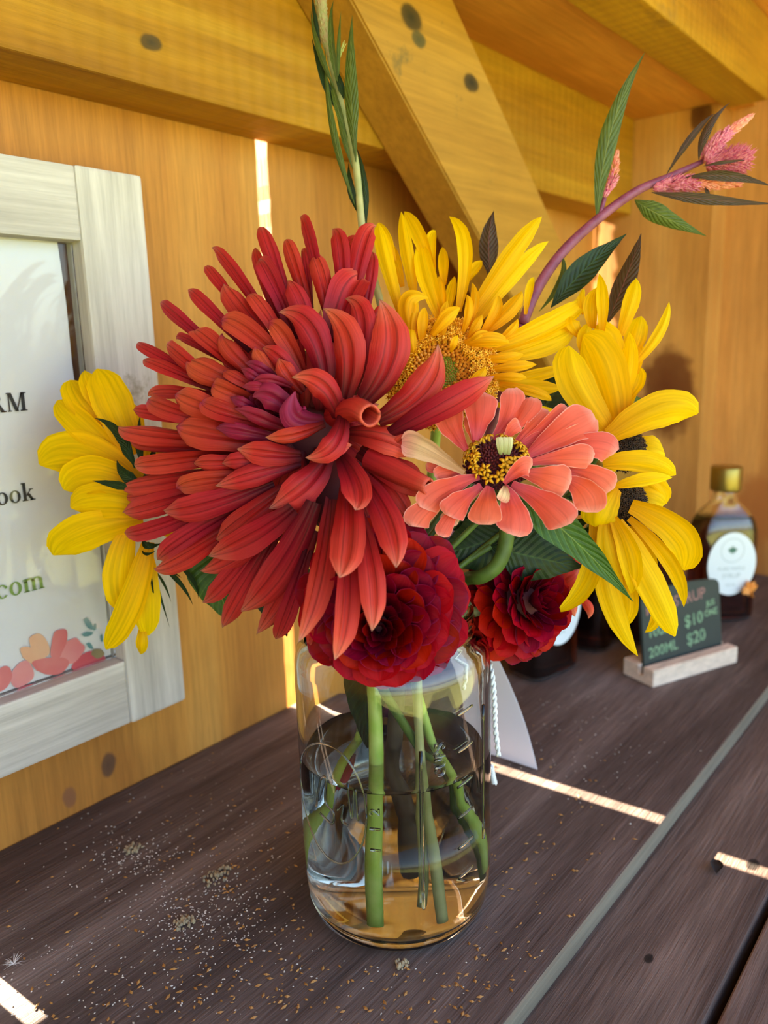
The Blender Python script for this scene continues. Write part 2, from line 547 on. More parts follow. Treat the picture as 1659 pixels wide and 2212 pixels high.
# shelf
sh = empty('plank_shelf', (.3, .3, 0))
tag(sh, 'dark brown weathered plank shelf with a grey front edge and a lower plank step', 'shelf')
up_ = box('plank', (-.502, .147, -.0125), (1.0, WY, 0), [m_plank, m_edge], sh, bevel=.0022, segs=3)
for p in up_.data.polygons:
    if p.normal.y < -.35: p.material_index = 1
tag(up_, 'upper plank with grey sawn edge')
for a, b in ((.0845, .300), (-.075, .0805)):
    box('plank', (-.502, a, -.045), (1.0, b, -.0127), m_plank2, sh, bevel=.0025, segs=3)
box('gap_blocker', (-.502, .030, -.095), (1.0, .140, -.0455), m_plank2, sh, bevel=.002)  # unseen board added below so the plank gap stays dark, blocking bright grass
# dry cracks and a bumpy splinter in the upper plank: thin raised slivers
# ------------------------------------------------------------------ litter on the shelf
m_seed = plain('seed', '#8a5a22', .6, scale=300, col2='#c08a45')
m_fleck = plain('fleck', '#a89c90', .8, scale=300, col2='#e8e0d4')
def litter(name, n, mat, size, spots, label, cat, elong=2.2, bend=False):
    vs, fs = [], []
    for i in range(n):
        s = random.random(); cx, cy, sx, sy = random.choice(spots)
        px, py = random.gauss(cx, sx), random.gauss(cy, sy)
        if py > 2300 or py < 1500: continue
        p = onz(px, py)
        if not (-.3 < p.x < .9 and .153 < p.y < WY - .004): continue
        if (p - Vector((.284, .2345, 0))).length < .05: continue
        sz = size * random.uniform(.5, 1.3)
        a = random.uniform(0, PI); ca, sa = math.cos(a), math.sin(a)
        l, w, h = sz * elong * random.uniform(.6, 1), sz * .5, sz * .45
        tilt = random.uniform(-.25, .25)
        b0 = len(vs)
        for (u, v, q) in ((-1, 0, 0), (0, -1, 0), (1, 0, 0), (0, 1, 0), (0, 0, 1), (0, 0, -.2)):
            x, y = u * l / 2, v * w
            vs.append(Vector((p.x + x * ca - y * sa, p.y + x * sa + y * ca, .0004 + max(q, 0) * h + abs(u * tilt) * sz * .3)))
        for k in range(4):
            k2 = (k + 1) % 4
            fs.append((b0 + k, b0 + k2, b0 + 4)); fs.append((b0 + k2, b0 + k, b0 + 5))
    o = mesh(name, vs, fs, mat)
    return tag(o, label, cat, kind='stuff')
litter('brown_seeds', 620, m_seed, .0014, ((420, 2000, 330, 170), (700, 2120, 260, 60), (1050, 2120, 200, 60), (1150, 1850, 130, 110), (300, 2150, 260, 50), (470, 1900, 130, 120)),
       'tiny brown grass seeds scattered over the dark shelf plank', 'seeds', 2.4)
litter('pale_flecks', 1300, m_fleck, .00085, ((420, 1960, 110, 70), (500, 1930, 60, 30), (490, 2010, 60, 30), (390, 1990, 40, 30), (300, 1850, 40, 24), (560, 1760, 160, 90), (1250, 1600, 120, 80), (640, 2100, 260, 70), (300, 1850, 120, 60), (180, 2120, 160, 60)),
       'pale specks of dust and chaff strewn across the dark shelf plank', 'crumbs', 1.8)
def crumbs(name, px, py, r, n, label):
    c = onz(px, py); bm = bmesh.new()
    for i in range(n):
        a = random.uniform(0, 2 * PI); d = r * random.random() ** .8
        s = random.uniform(.0006, .0016)
        bmesh.ops.create_icosphere(bm, subdivisions=1, radius=s, matrix=Matrix.Translation((c.x + d * math.cos(a), c.y + d * .8 * math.sin(a), s * .7 + max(0, (r - d)) * .25 * random.random())) @ Matrix.Rotation(random.random() * 3, 4, (1, .3, .7)) @ Matrix.Diagonal((1, .7, .6, 1)))
    o = from_bm(name, bm, m_crumb)
    return tag(o, label, 'crumbs', kind='stuff')
m_crumb = plain('sawdust', '#b5a27a', .9, scale=400, col2='#8f8570')
crumbs('sawdust_pile', 398, 1995, .006, 60, 'small clump of pale sawdust on the shelf left of the jar')
crumbs('sawdust_crumbs', 290, 1835, .006, 34, 'loose buff crumbs on the shelf near the board wall')
crumbs('dust_crumbs', 470, 1895, .009, 50, 'grey white crumbs scattered between the frame and the jar')
crumbs('lint_crumbs', 868, 2085, .004, 26, 'tiny heap of grey lint on the shelf in front of the jar')
# seed fluff, bottom left
c = onz(30, 2085)
fl = bmesh.new()
vs, fs = [], []
for i in range(34):
    a = random.uniform(0, 2 * PI); el = random.uniform(.05, 1.2); L = random.uniform(.003, .0065)
    d = Vector((math.cos(a) * math.cos(el), math.sin(a) * math.cos(el), math.sin(el)))
    q = [c + Vector((0, 0, .0006)), c + d * L * .5 + Vector((0, 0, .0008)), c + d * L]
    v, f, u = tube_data(q, [.00008, .00006, .00002], 4, len(vs)); vs += v; fs += f
o = mesh('seed_fluff', vs, fs, plain('fluff', '#e8e4e0', .8, scale=50))
tag(o, 'wispy white tuft of seed down on the shelf at the lower left', 'seed')
# nail dents in the lower plank and a dark leaf curl
# ------------------------------------------------------------------ picture frame on the back wall
m_white = wood('whitewashed', ('#bdb9b2', '#d0ccc7', '#dedcd9'), axis=2, ring=6.0, fine=40, rough=.6, bump=.4, blotch=('#8f8468', 24.0, .66))
m_white_h = wood('whitewashed_h', ('#bdb9b2', '#d0ccc7', '#dedcd9'), axis=0, ring=6.0, fine=40, rough=.6, bump=.4, blotch=('#8f8468', 24.0, .66))
m_mat = wood('mat_board', ('#4b2a16', '#5e3820', '#6d4628'), axis=2, ring=5, fine=50)
fx0, fx1, fz0, fz1 = -.008, .2937, .0542, .3885
ix0, ix1, iz0, iz1 = .0355, .2514, .0968, .3483
fr = empty('picture_frame', ((fx0 + fx1) / 2, .435, fz0))
tag(fr, 'whitewashed wooden frame hung on the board wall around a printed sheet', 'frame')
F0 = .4250
box('stile', (ix1, F0, fz0), (fx1, WY - .0007, fz1), m_white, fr, bevel=.0022, jitter=.0004)
box('stile', (fx0, F0, fz0), (ix0, WY - .0007, fz1), m_white, fr, bevel=.0022, jitter=.0004)
box('rail', (ix0 + .0002, F0 + .0003, iz1), (ix1 - .0002, WY - .0007, fz1 - .0004), m_white_h, fr, bevel=.0014)
box('rail', (ix0 + .0002, F0 + .0003, fz0 + .0004), (ix1 - .0002, WY - .0007, iz0), m_white_h, fr, bevel=.0014)
box('backing', (ix0, .4425, iz0), (ix1, .4448, iz1), m_mat, fr)
m_pane = glass('pane', (1, 1, 1), 1.3)
# sheet with a slightly curled right edge
m_paper = plain('paper', '#ece9ea', .55, scale=3, col2='#e6e4e6')
PY = .4405
re_ = [ony(118, 518, PY), ony(138, 650, PY), ony(152, 790, PY), ony(176, 950, PY), ony(215, 1150, PY), ony(243, 1330, PY), ony(262, 1415, PY)]
vs, fs, uv = [], [], []
zt, zb = re_[0].z, iz0 + .001
n = 26
def redge(z):
    for a, b in zip(re_, re_[1:]):
        if b.z <= z <= a.z: return b.x + (a.x - b.x) * (z - b.z) / (a.z - b.z)
    return re_[-1].x if z < re_[-1].z else re_[0].x
for i in range(n + 1):
    z = zt + (zb - zt) * i / n
    xr = min(redge(z), ix1 - .001)
    for k in range(9):
        u = k / 8
        vs.append(Vector((ix0 + .002 + (xr - ix0 - .002) * u, PY - .0006 - .0015 * max(0, u - .75) ** 2 * 16 * (1 - i / n), z)))
for i in range(n):
    for k in range(8):
        fs.append((i * 9 + k, i * 9 + k + 1, (i + 1) * 9 + k + 1, (i + 1) * 9 + k))
sheet = mesh('printed_sheet', vs, fs, m_paper, fr, True)

# lettering on the sheet, drawn as strokes with serifs
class Glyph:
    def __init__(s): s.v, s.f = [], []
    def quad(s, a, b, c, d):
        n = len(s.v); s.v += [a, b, c, d]; s.f.append((n, n + 1, n + 2, n + 3))
    def rect(s, x0, y0, x1, y1): s.quad((x0, y0), (x1, y0), (x1, y1), (x0, y1))
    def bar(s, x0, y0, x1, y1, w):
        s.quad((x0 - w / 2, y0), (x0 + w / 2, y0), (x1 + w / 2, y1), (x1 - w / 2, y1))
    def arc(s, cx, cy, rx, ry, a0, a1, tx, ty, n=16):
        for i in range(n):
            p, q = math.radians(a0 + (a1 - a0) * i / n), math.radians(a0 + (a1 - a0) * (i + 1) / n)
            def o(t, k): return (cx + math.cos(t) * (rx - k * tx), cy + math.sin(t) * (ry - k * ty))
            s.quad(o(p, 0), o(q, 0), o(q, 1), o(p, 1))
def glyph(ch):
    g = Glyph(); S = .2
    if ch == 'R':
        g.rect(.10, 0, .10 + S, 1); g.rect(0, 0, .40, .06); g.rect(0, .94, .4, 1)
        g.arc(.38, .74, .28, .26, -90, 90, S * .9, .07); g.rect(.25, .93, .39, 1); g.rect(.25, .48, .39, .54)
        g.bar(.74, 0, .46, .5, S * 1.0); g.rect(.62, 0, .92, .06); w = .92
    elif ch == 'M':
        g.rect(.08, 0, .15, 1); g.rect(0, 0, .24, .06); g.rect(0, .94, .22, 1)
        g.bar(.52, 0, .18, 1, .2); g.bar(.52, 0, .84, 1, .07)
        g.rect(.80, 0, 1.0, 1); g.rect(.70, 0, 1.1, .06); g.rect(.82, .94, 1.1, 1); w = 1.1
    elif ch == 'o':
        g.arc(.33, .34, .32, .36, 0, 360, .17, .06, 28); w = .66
    elif ch == 'c':
        g.arc(.33, .34, .32, .36, 45, 320, .17, .06, 22); g.rect(.46, .46, .60, .60); w = .62
    elif ch == 'k':
        g.rect(.08, 0, .26, 1.04); g.rect(0, 0, .34, .06); g.rect(0, .98, .2, 1.04)
        g.bar(.26, .28, .52, .62, .07); g.rect(.42, .62, .68, .67); g.bar(.60, 0, .36, .40, .18); g.rect(.44, 0, .76, .06); w = .76
    elif ch == 'm':
        for x in (.08, .47, .86): g.rect(x, 0, x + .17, .56); g.rect(x - .07, 0, x + .25, .05)
        g.arc(.345, .50, .295, .2, 0, 180, .17, .08); g.arc(.735, .50, .295, .2, 0, 180, .17, .08); g.rect(0, .62, .2, .68); w = 1.14
    elif ch == '.':
        g.arc(.12, .08, .10, .10, 0, 360, .1, .1, 12); w = .24
    return g, w
def letters(txt, px, py, hpx_size, mat, name='lettering'):
    """right end of the word at pixel (px, py) on its baseline"""
    tot, gl = 0, []
    for ch in txt:
        g, w = glyph(ch); gl.append((g, tot)); tot += w + .06
    e = ony(px, py, PY - .0016); sc = hpx_size
    vs, fs = [], []
    for g, x0 in gl:
        b = len(vs)
        for (x, y) in g.v: vs.append(Vector((e.x + (x + x0 - tot) * sc, PY - .0019, e.z + y * sc)))
        fs += [tuple(b + i for i in f) for f in g.f]
    return mesh(name, vs, fs, mat, sheet)
m_ink = plain('ink', '#2a2c30', .6, scale=50)
m_inkg = plain('ink_green', '#7f9c4c', .6, scale=50)
letters('RM', 61, 886, .0102, m_ink)
letters('ook', 78, 1078, .0100, m_ink)
letters('.com', 99, 1268, .0112, m_inkg)
# printed watercolour flowers: flat colour shapes on the sheet
def blob(pts, mat, lift, name='printed_flower'):
    q = [ony(x, y, PY - .0018) for x, y in pts]
    c = sum(q, Vector()) / len(q)
    d = catmull(q + [q[0]], 5)[:-1]
    vs = [Vector((c.x, PY - .0018 - lift, c.z))] + [Vector((p.x, PY - .0018 - lift, p.z)) for p in d]
    n = len(d)
    return mesh(name, vs, [(0, 1 + i, 1 + (i + 1) % n) for i in range(n)], mat, sheet)
def z4(pts): return [(x / 5.53, 1180 + y / 5.53) for x, y in pts]
wc = [plain('wash_%d' % i, a, .6, scale=30, col2=b) for i, (a, b) in enumerate((('#d9545e', '#e58a86'), ('#e2777e', '#efa6a2'), ('#c93f50', '#dc6870'), ('#5f8f92', '#86aeb0'), ('#8a7a55', '#b39b6a'), ('#eca67c', '#f0c09c')))]
blob(z4([(620, 1100), (660, 1010), (780, 990), (800, 1090), (760, 1250), (680, 1350), (600, 1300)]), wc[0], .00002)
blob(z4([(800, 1130), (900, 1090), (960, 1150), (1010, 1200), (980, 1280), (860, 1400), (720, 1340)]), wc[1], .00004)
blob(z4([(900, 1500), (850, 1440), (940, 1320), (1080, 1250), (1230, 1300), (1240, 1390), (1000, 1470)]), wc[2], .00003)
blob(z4([(360, 1200), (350, 1090), (460, 1040), (550, 1120), (590, 1260), (520, 1330), (400, 1300)]), wc[5], .00005)
blob(z4([(270, 1330), (240, 1220), (340, 1200), (470, 1280), (560, 1370), (420, 1420)]), wc[5], .00006)
blob(z4([(430, 1480), (380, 1380), (560, 1330), (760, 1330), (820, 1400), (720, 1520), (560, 1530)]), wc[0], .00007)
blob(z4([(150, 1480), (230, 1390), (330, 1370), (400, 1500), (370, 1600), (200, 1690), (120, 1600)]), wc[1], .00004)
blob(z4([(-60, 1500), (40, 1430), (110, 1450), (140, 1560), (60, 1700), (-60, 1720)]), wc[0], .00005)
blob(z4([(150, 1740), (300, 1660), (500, 1630), (400, 1690), (200, 1760)]), wc[2], .00006)
blob(z4([(1080, 1290), (1110, 1230), (1200, 1230), (1240, 1290), (1160, 1340)]), wc[4], .00008)
for lf in ([(990, 880), (1030, 850), (1090, 920), (1110, 990), (1040, 970)], [(970, 1050), (1030, 1020), (1110, 1030), (1060, 1070), (1000, 1075)],
           [(1110, 1010), (1110, 940), (1140, 920), (1145, 980)], [(1200, 1140), (1190, 1070), (1215, 1050), (1225, 1130)], [(1020, 1160), (1070, 1150), (1110, 1220), (1060, 1215)]):
    blob(z4(lf), wc[3], .00009, 'printed_leaf')
pn = box('glass_pane', (ix0 + .0004, .4352, iz0 + .0004), (ix1 - .0004, .4368, iz1 - .0004), m_pane, fr)

# ------------------------------------------------------------------ syrup bottles
m_bglass = glass('bottle_glass', (.98, .96, .92), 1.45)
m_syrup = liquid('syrup', '#b03408', 110.0)
m_cap = plain('gold_cap', '#8f7a38', .35, .85, scale=40, col2='#a08c48')
m_label = plain('label_paper', '#e6eef2', .5, scale=20, col2='#dfe8ee')
m_lab_ink = plain('label_ink', '#aab6b8', .6, scale=20)
m_lab_green = plain('label_green', '#3f6f5a', .6, scale=20)
def text_mesh(txt, size, mat, mtx, name, parent, ext=.00002, font_off=0.0):
    cu = bpy.data.curves.new('txt', 'FONT'); cu.body = txt; cu.size = size; cu.align_x = 'CENTER'; cu.align_y = 'CENTER'
    cu.extrude = ext; cu.offset = font_off; cu.resolution_u = 3
    ob = bpy.data.objects.new('txt', cu); C.objects.link(ob)
    bpy.context.view_layer.update()
    me = bpy.data.meshes.new_from_object(ob.evaluated_get(bpy.context.evaluated_depsgraph_get()))
    bpy.data.objects.remove(ob)
    me.transform(mtx); me.name = name
    me.materials.clear()
    return link(name, me, mat, parent)
def maple_leaf(s):
    pts = []
    star = [(0, 1), (.13, .62), (.36, .74), (.30, .34), (.62, .50), (.66, .36), (.98, .28), (.78, .04), (.86, -.10), (.40, -.38), (.46, -.56), (.05, -.46),
            (.03, -.95), (-.03, -.95), (-.05, -.46), (-.46, -.56), (-.40, -.38), (-.86, -.10), (-.78, .04), (-.98, .28), (-.66, .36), (-.62, .50), (-.30, .34), (-.36, .74), (-.13, .62)]
    return [(x * s, y * s) for x, y in star]
BW, BD = .031, .0195
def bottle(px, py, az, label, shown_text=True, charm=False):
    b = onz(px, py)
    root = empty('syrup_bottle', (b.x, b.y, 0))
    tag(root, label, 'bottle', 'glass bottles of dark syrup with gold caps at the far end of the shelf')
    rot = az                                 # azimuth of the wide face normal
    c, s = math.cos(rot), math.sin(rot)
    prof_o = [(.86, .0003), (.96, .002), (1.0, .006), (1.0, .083), (.985, .094), (.90, .104), (.72, .113), (.50, .1195)]
    def ring(bm, sc, z, pw=4.5, rr=None, inset=0.0):
        vs = []
        for k in range(40):
            a = 2 * PI * k / 40; ca, sa = math.cos(a), math.sin(a)
            if rr is None:
                e = 2 / pw
                x = math.copysign(abs(ca) ** e, ca) * (BD * sc - inset); y = math.copysign(abs(sa) ** e, sa) * (BW * sc - inset)
            else: x, y = ca * rr, sa * rr
            vs.append(bm.verts.new((b.x + x * c - y * s, b.y + x * s + y * c, z)))
        return vs
    def skin(bm, rings, caps=True):
        for r0, r1 in zip(rings, rings[1:]):
            for k in range(40): bm.faces.new((r0[k], r0[(k + 1) % 40], r1[(k + 1) % 40], r1[k]))
        if caps: bm.faces.new(list(reversed(rings[0]))); bm.faces.new(rings[-1])
    bm = bmesh.new()
    R = [ring(bm, q, z) for q, z in prof_o] + [ring(bm, 0, .1235, rr=.0125), ring(bm, 0, .131, rr=.0112), ring(bm, 0, .140, rr=.0112)]
    Ri = [ring(bm, 0, .140, rr=.0094), ring(bm, 0, .131, rr=.0094), ring(bm, 0, .1235, rr=.0105)] + [ring(bm, q, z, inset=.0018) for q, z in reversed(prof_o[1:])]
    Ri[-1] = Ri[-1]
    skin(bm, R + Ri, False)
    bm.faces.new(list(reversed(R[0]))); bm.faces.new(Ri[-1])
    from_bm('glass_body', bm, m_bglass, root, True)
    bm = bmesh.new()
    L = [ring(bm, .93, .0028, inset=.0013), ring(bm, 1.0, .006, inset=.0014), ring(bm, 1.0, .083, inset=.0014), ring(bm, .985, .094, inset=.0014), ring(bm, .90, .104, inset=.0014), ring(bm, .84, .108, inset=.0014)]
    skin(bm, L); from_bm('syrup', bm, m_syrup, root, True)
    bm = bmesh.new()
    lathe_bm(bm, [(.0135, .134), (.0147, .1345), (.0150, .136), (.0150, .1565), (.0143, .158), (.008, .1583)], 40, (b.x, b.y))
    from_bm('cap', bm, m_cap, root, True)
    # oval label on the wide face
    base = Matrix.Translation((b.x, b.y, .062)) @ Matrix.Rotation(rot, 4, 'Z') @ Matrix.Translation((BD + .0004, 0, 0)) @ Matrix(((0, 0, 1, 0), (1, 0, 0, 0), (0, 1, 0, 0), (0, 0, 0, 1)))
    n = 48; vs = []
    for zz in (0, .0003):
        for k in range(n):
            a = 2 * PI * k / n; vs.append(base @ Vector((math.cos(a) * .0255, math.sin(a) * .0325, zz)))
    fs = [tuple(range(n, 2 * n)), tuple(reversed(range(n)))] + [(k, (k + 1) % n, n + (k + 1) % n, n + k) for k in range(n)]
    lb = mesh('label', vs, fs, m_label, root)
    if shown_text:
        up_m = base @ Matrix.Translation((0, 0, .00035))
        g = Glyph(); g.arc(0, .014, .0125, .0125, 0, 360, .0006, .0006, 40)
        mesh('label_ring', [up_m @ Vector((x, y, 0)) for x, y in g.v], g.f, m_lab_ink, lb)
        ml = maple_leaf(.0052)
        mesh('label_leaf', [up_m @ Vector((0, .014, .00002))] + [up_m @ Vector((x, y + .014, .00002)) for x, y in ml], [(0, 1 + i, 1 + (i + 1) % len(ml)) for i in range(len(ml))], m_lab_green, lb)
        text_mesh('PURE MAPLE', .0052, m_lab_ink, up_m @ Matrix.Translation((0, -.005, 0)), 'label_lettering', lb)
        text_mesh('SYRUP', .0068, m_lab_ink, up_m @ Matrix.Translation((0, -.0125, 0)), 'label_lettering', lb)
        text_mesh('250 ML', .0036, m_lab_ink, up_m @ Matrix.Translation((0, -.022, 0)), 'label_lettering', lb)
    if charm:
        ml = maple_leaf(.0105)
        q = base @ Matrix.Translation((.0185, -.026, .004)) @ Matrix.Rotation(.4, 4, 'Z') @ Matrix.Rotation(.25, 4, 'Y')
        vs = [q @ Vector((x, y, .0006 + .0015 * math.sin(i * 1.7))) for i, (x, y) in enumerate(ml)] + [q @ Vector((x, y, -.0004 + .0015 * math.sin(i * 1.7))) for i, (x, y) in enumerate(ml)]
        n = len(ml); vs += [q @ Vector((0, 0, .0016)), q @ Vector((0, 0, 0))]
        fs = [(i, (i + 1) % n, 2 * n) for i in range(n)] + [(n + (i + 1) % n, n + i, 2 * n + 1) for i in range(n)] + [(i, n + i, n + (i + 1) % n, (i + 1) % n) for i in range(n)]
        mesh('leaf_charm', vs, fs, plain('orange_leaf', '#e08a2e', .6, scale=100, col2='#f0a650'), root)
    return root
bottle(1550, 1331, math.radians(226), 'syrup bottle with gold cap, white oval label and orange maple leaf, behind the chalkboard', True, True)
bottle(1172, 1446, math.radians(258), 'dark syrup bottle right behind the jar, its oval label half hidden by red petals')
bottle(1284, 1385, math.radians(100), 'dark red syrup bottle half hidden behind the hanging yellow sunflower petals', False)
bottle(1388, 1372, math.radians(80), 'syrup bottle just left of the chalkboard, glinting behind yellow petals', False)

# ------------------------------------------------------------------ chalkboard price sign
m_board = plain('chalkboard', '#27312e', .65, scale=40, col2='#2f3835')
m_pale = wood('pale_beech', ('#dcc4b0', '#ead6c4', '#f3e4d6'), axis=0, ring=5, fine=40, rough=.5, bump=.15)
m_chalk_g = plain('chalk_green', '#8fb08a', .9, scale=300, col2='#5f7d62')
m_chalk_p = plain('chalk_pink', '#b08078', .9, scale=300, col2='#7d5f5a')
s0 = onz(1410, 1486); s1 = onz(1592, 1431)
u = (s1 - s0).normalized(); Ls = (s1 - s0).length; v = Vector((-u.y, u.x, 0))
M = Matrix(((u.x, v.x, 0, s0.x), (u.y, v.y, 0, s0.y), (0, 0, 1, 0), (0, 0, 0, 1)))
sg = empty('price_sign', (s0.x, s0.y, 0)); tag(sg, 'small green black chalkboard with syrup prices in a pale wooden foot', 'sign')
gd = .013
bm = bmesh.new()                       # foot with a groove for the board
prof = [(0, 0), (0, .0150), (gd - .002, .0150), (gd - .002, .006), (gd + .0035, .006), (gd + .0035, .0150), (.034, .0150), (.034, 0)]
A = [bm.verts.new(M @ Vector((0, p[0], p[1]))) for p in prof]; B = [bm.verts.new(M @ Vector((Ls, p[0], p[1]))) for p in prof]
for k in range(8): bm.faces.new((A[k], A[(k + 1) % 8], B[(k + 1) % 8], B[k]))
bm.faces.new(list(reversed(A))); bm.faces.new(B)
bmesh.ops.bevel(bm, geom=[e for e in bm.edges if e.calc_length() > .01], offset=.0006, segments=2, affect='EDGES')
from_bm('foot', bm, m_pale, sg)
BM = M @ Matrix.Translation((.004, gd, .0065)) @ Matrix.Rotation(math.radians(-7), 4, 'X')   # leaning back
bwid, bh = Ls - .008, .068
out = [(0, 0), (bwid, 0), (bwid, bh - .007)]
for k in range(7): a = k / 6 * PI / 2; out.append((bwid - .007 + .007 * math.cos(a), bh - .007 + .007 * math.sin(a)))
for k in range(1, 9): q = k / 9; out.append((bwid - .007 - (bwid - .014) * q, bh + .003 * math.sin(q * PI)))
for k in range(7): a = PI / 2 + k / 6 * PI / 2; out.append((.007 + .007 * math.cos(a), bh - .007 + .007 * math.sin(a)))
n = len(out)
vs = [BM @ Vector((x, 0, z)) for x, z in out] + [BM @ Vector((x, .003, z)) for x, z in out]
brd = mesh('board', vs, [tuple(range(n)), tuple(reversed(range(n, 2 * n)))] + [((i + 1) % n, i, n + i, n + (i + 1) % n) for i in range(n)], m_board, sg)
TM = BM @ Matrix(((1, 0, 0, 0), (0, 0, -1, -.0002), (0, 1, 0, 0), (0, 0, 0, 1)))
def chalk(t, x, z, size, mat, tilt_=.05):
    text_mesh(t, size, mat, TM @ Matrix.Translation((x, z * .86, 0)) @ Matrix.Rotation(tilt_, 4, 'Z'), 'chalk_lettering', brd, .00003, .0002)
chalk('MAPLE', bwid * .20, .062, .0098, m_chalk_p)
chalk('SYRUP', bwid * .60, .066, .0135, m_chalk_p)
chalk('100ML', bwid * .24, .040, .0125, m_chalk_g)
chalk('$10', bwid * .64, .042, .0150, m_chalk_g)
chalk('200ML', bwid * .24, .020, .0125, m_chalk_g)
chalk('$20', bwid * .66, .023, .0155, m_chalk_g)
chalk('JUS', bwid * .87, .055, .0075, m_chalk_g)
chalk('ONE', bwid * .87, .045, .0080, m_chalk_g)

# ------------------------------------------------------------------ jar
JX, JY = .284, .2345
JC = Vector((JX, JY, 0))
JR = .0487
m_glass = glass('jar_glass', (.985, .995, .985), 1.47)
m_water = liquid('water', '#ece4c0', 6.0)
jar = empty('mason_jar', (JX, JY, 0)); tag(jar, 'clear glass preserving jar of water with embossed marks, holding the bouquet', 'jar')
outer = [(.010, .0022), (.030, .0012), (.0385, .0001), (.0420, .0010), (.0452, .0040), (.0470, .0090), (.0480, .018), (.0487, .040), (.0487, .126), (.0484, .136), (.0470, .1425), (.0440, .1465),
         (.0412, .1485), (.0406, .150), (.0414, .1512), (.0406, .1524), (.0406, .1540), (.0414, .1552), (.0406, .1564), (.0406, .1590), (.0400, .1602)]
inner = [(.0380, .1600), (.0376, .158), (.0376, .149), (.0398, .1455), (.0438, .141), (.0457, .134), (.0459, .124), (.0459, .040), (.0452, .018), (.0436, .0105), (.040, .0068), (.030, .0052), (.010, .0060)]
bm = bmesh.new(); lathe_bm(bm, outer + inner, 72, (JX, JY))
from_bm('jar_glass', bm, m_glass, jar, True)
bm = bmesh.new()
lathe_bm(bm, [(.010, .0057), (.030, .0049), (.0402, .0065), (.0438, .0103), (.0454, .018), (.0461, .040), (.0461, .0875), (.0455, .0865), (.040, .0860), (.010, .0860)], 72, (JX, JY))
from_bm('water', bm, m_water, jar, True)
va = math.atan2(-JY, -JX)                # azimuth from jar towards the camera
def jp(off, z, r=JR + .0001):            # off: sideways position on the jar front, -1..1 of the radius (positive = right in the picture)
    a = va + math.asin(max(-.99, min(.99, off)))
    return Vector((JX + r * math.cos(a), JY + r * math.sin(a), z))
def zrow(py):                            # height of a row on the front of the jar
    return P(862, py, .376).z
for py in (1507, 1591, 1672, 1746, 1819, 1892):
    tube('measure_mark', [jp(.58, zrow(py)), jp(.66, zrow(py) + .001), jp(.74, zrow(py) + .002)], [.0006, .0008, .0006], m_glass, jar, 8, 3)
for off, a, b in ((.235, 1565, 1935), (.86, 1515, 1840)):
    tube('glass_ridge', [jp(off, zrow(a)), jp(off, zrow((a + b) / 2)), jp(off, zrow(b))], [.0009, .0012, .0009], m_glass, jar, 10, 4)
# oval emblem ring and raised script strokes on the left
for rz, ro, th in ((.030, .34, .0005),):
    pts = [jp(-.62 + ro * math.cos(2 * PI * k / 26), .078 + rz * math.sin(2 * PI * k / 26)) for k in range(27)]
    tube('embossed_ring', pts, th, m_glass, jar, 6, 2)
for k, pts in enumerate(([(-.78, .072), (-.72, .088), (-.66, .090), (-.68, .078), (-.60, .074), (-.62, .068), (-.74, .070)], [(-.56, .076), (-.50, .080), (-.52, .072), (-.46, .070)], [(-.45, .092), (-.42, .074), (-.38, .090), (-.36, .074)])):
    tube('embossed_script', [jp(o, z) for o, z in pts], .0006, m_glass, jar, 6, 5)
def emboss(ch, off, z, size):
    a = va + math.asin(off)
    q = Matrix.Translation(jp(off, z)) @ Matrix.Rotation(a + PI / 2, 4, 'Z') @ Matrix.Rotation(PI / 2, 4, 'X') @ Matrix.Rotation(PI / 2, 4, 'Z')
    text_mesh(ch, size, m_glass, q, 'embossed_letter', jar, .0005, .0001)
for ch, py in (('S', 1562), ('P', 1580), ('U', 1600), ('C', 1620)): emboss(ch, .42, zrow(py), .0075)
for ch, py in (('2', 1700), ('1', 1740), ('1', 1790)): emboss(ch, -.2, zrow(py), .007)

# ------------------------------------------------------------------ petals
PROF = {
    'cactus': [(0, .46), (.25, .82), (.5, 1), (.70, .90), (.85, .56), (.94, .22), (1, .01)],
    'tube': [(0, .6), (.3, .9), (.7, 1), (.9, .95), (1, .8)],
    'ray': [(0, .40), (.2, .75), (.45, 1), (.68, .88), (.86, .52), (.95, .24), (1, .02)],
    'wide': [(0, .45), (.2, .8), (.5, 1), (.8, .85), (.93, .5), (1, .06)],
    'round': [(0, .22), (.25, .5), (.5, .82), (.75, 1), (.88, .92), (.96, .66), (1, .34)],
    'scale': [(0, .4), (.3, .75), (.6, 1), (.80, .9), (.92, .6), (1, .12)],
    'leaf': [(0, .05), (.12, .42), (.32, .95), (.45, 1), (.65, .72), (.82, .36), (.94, .12), (1, .02)],
    'spear': [(0, .15), (.15, .5), (.4, 1), (.7, .62), (.88, .22), (1, .02)],
}
def pf(kind, s):
    q = PROF[kind]
    for (a, x), (b, y) in zip(q, q[1:]):
        if a <= s <= b:
            u = (s - a) / (b - a); u = u * u * (3 - 2 * u) * .5 + u * .5
            return x + (y - x) * u
    return q[-1][1]
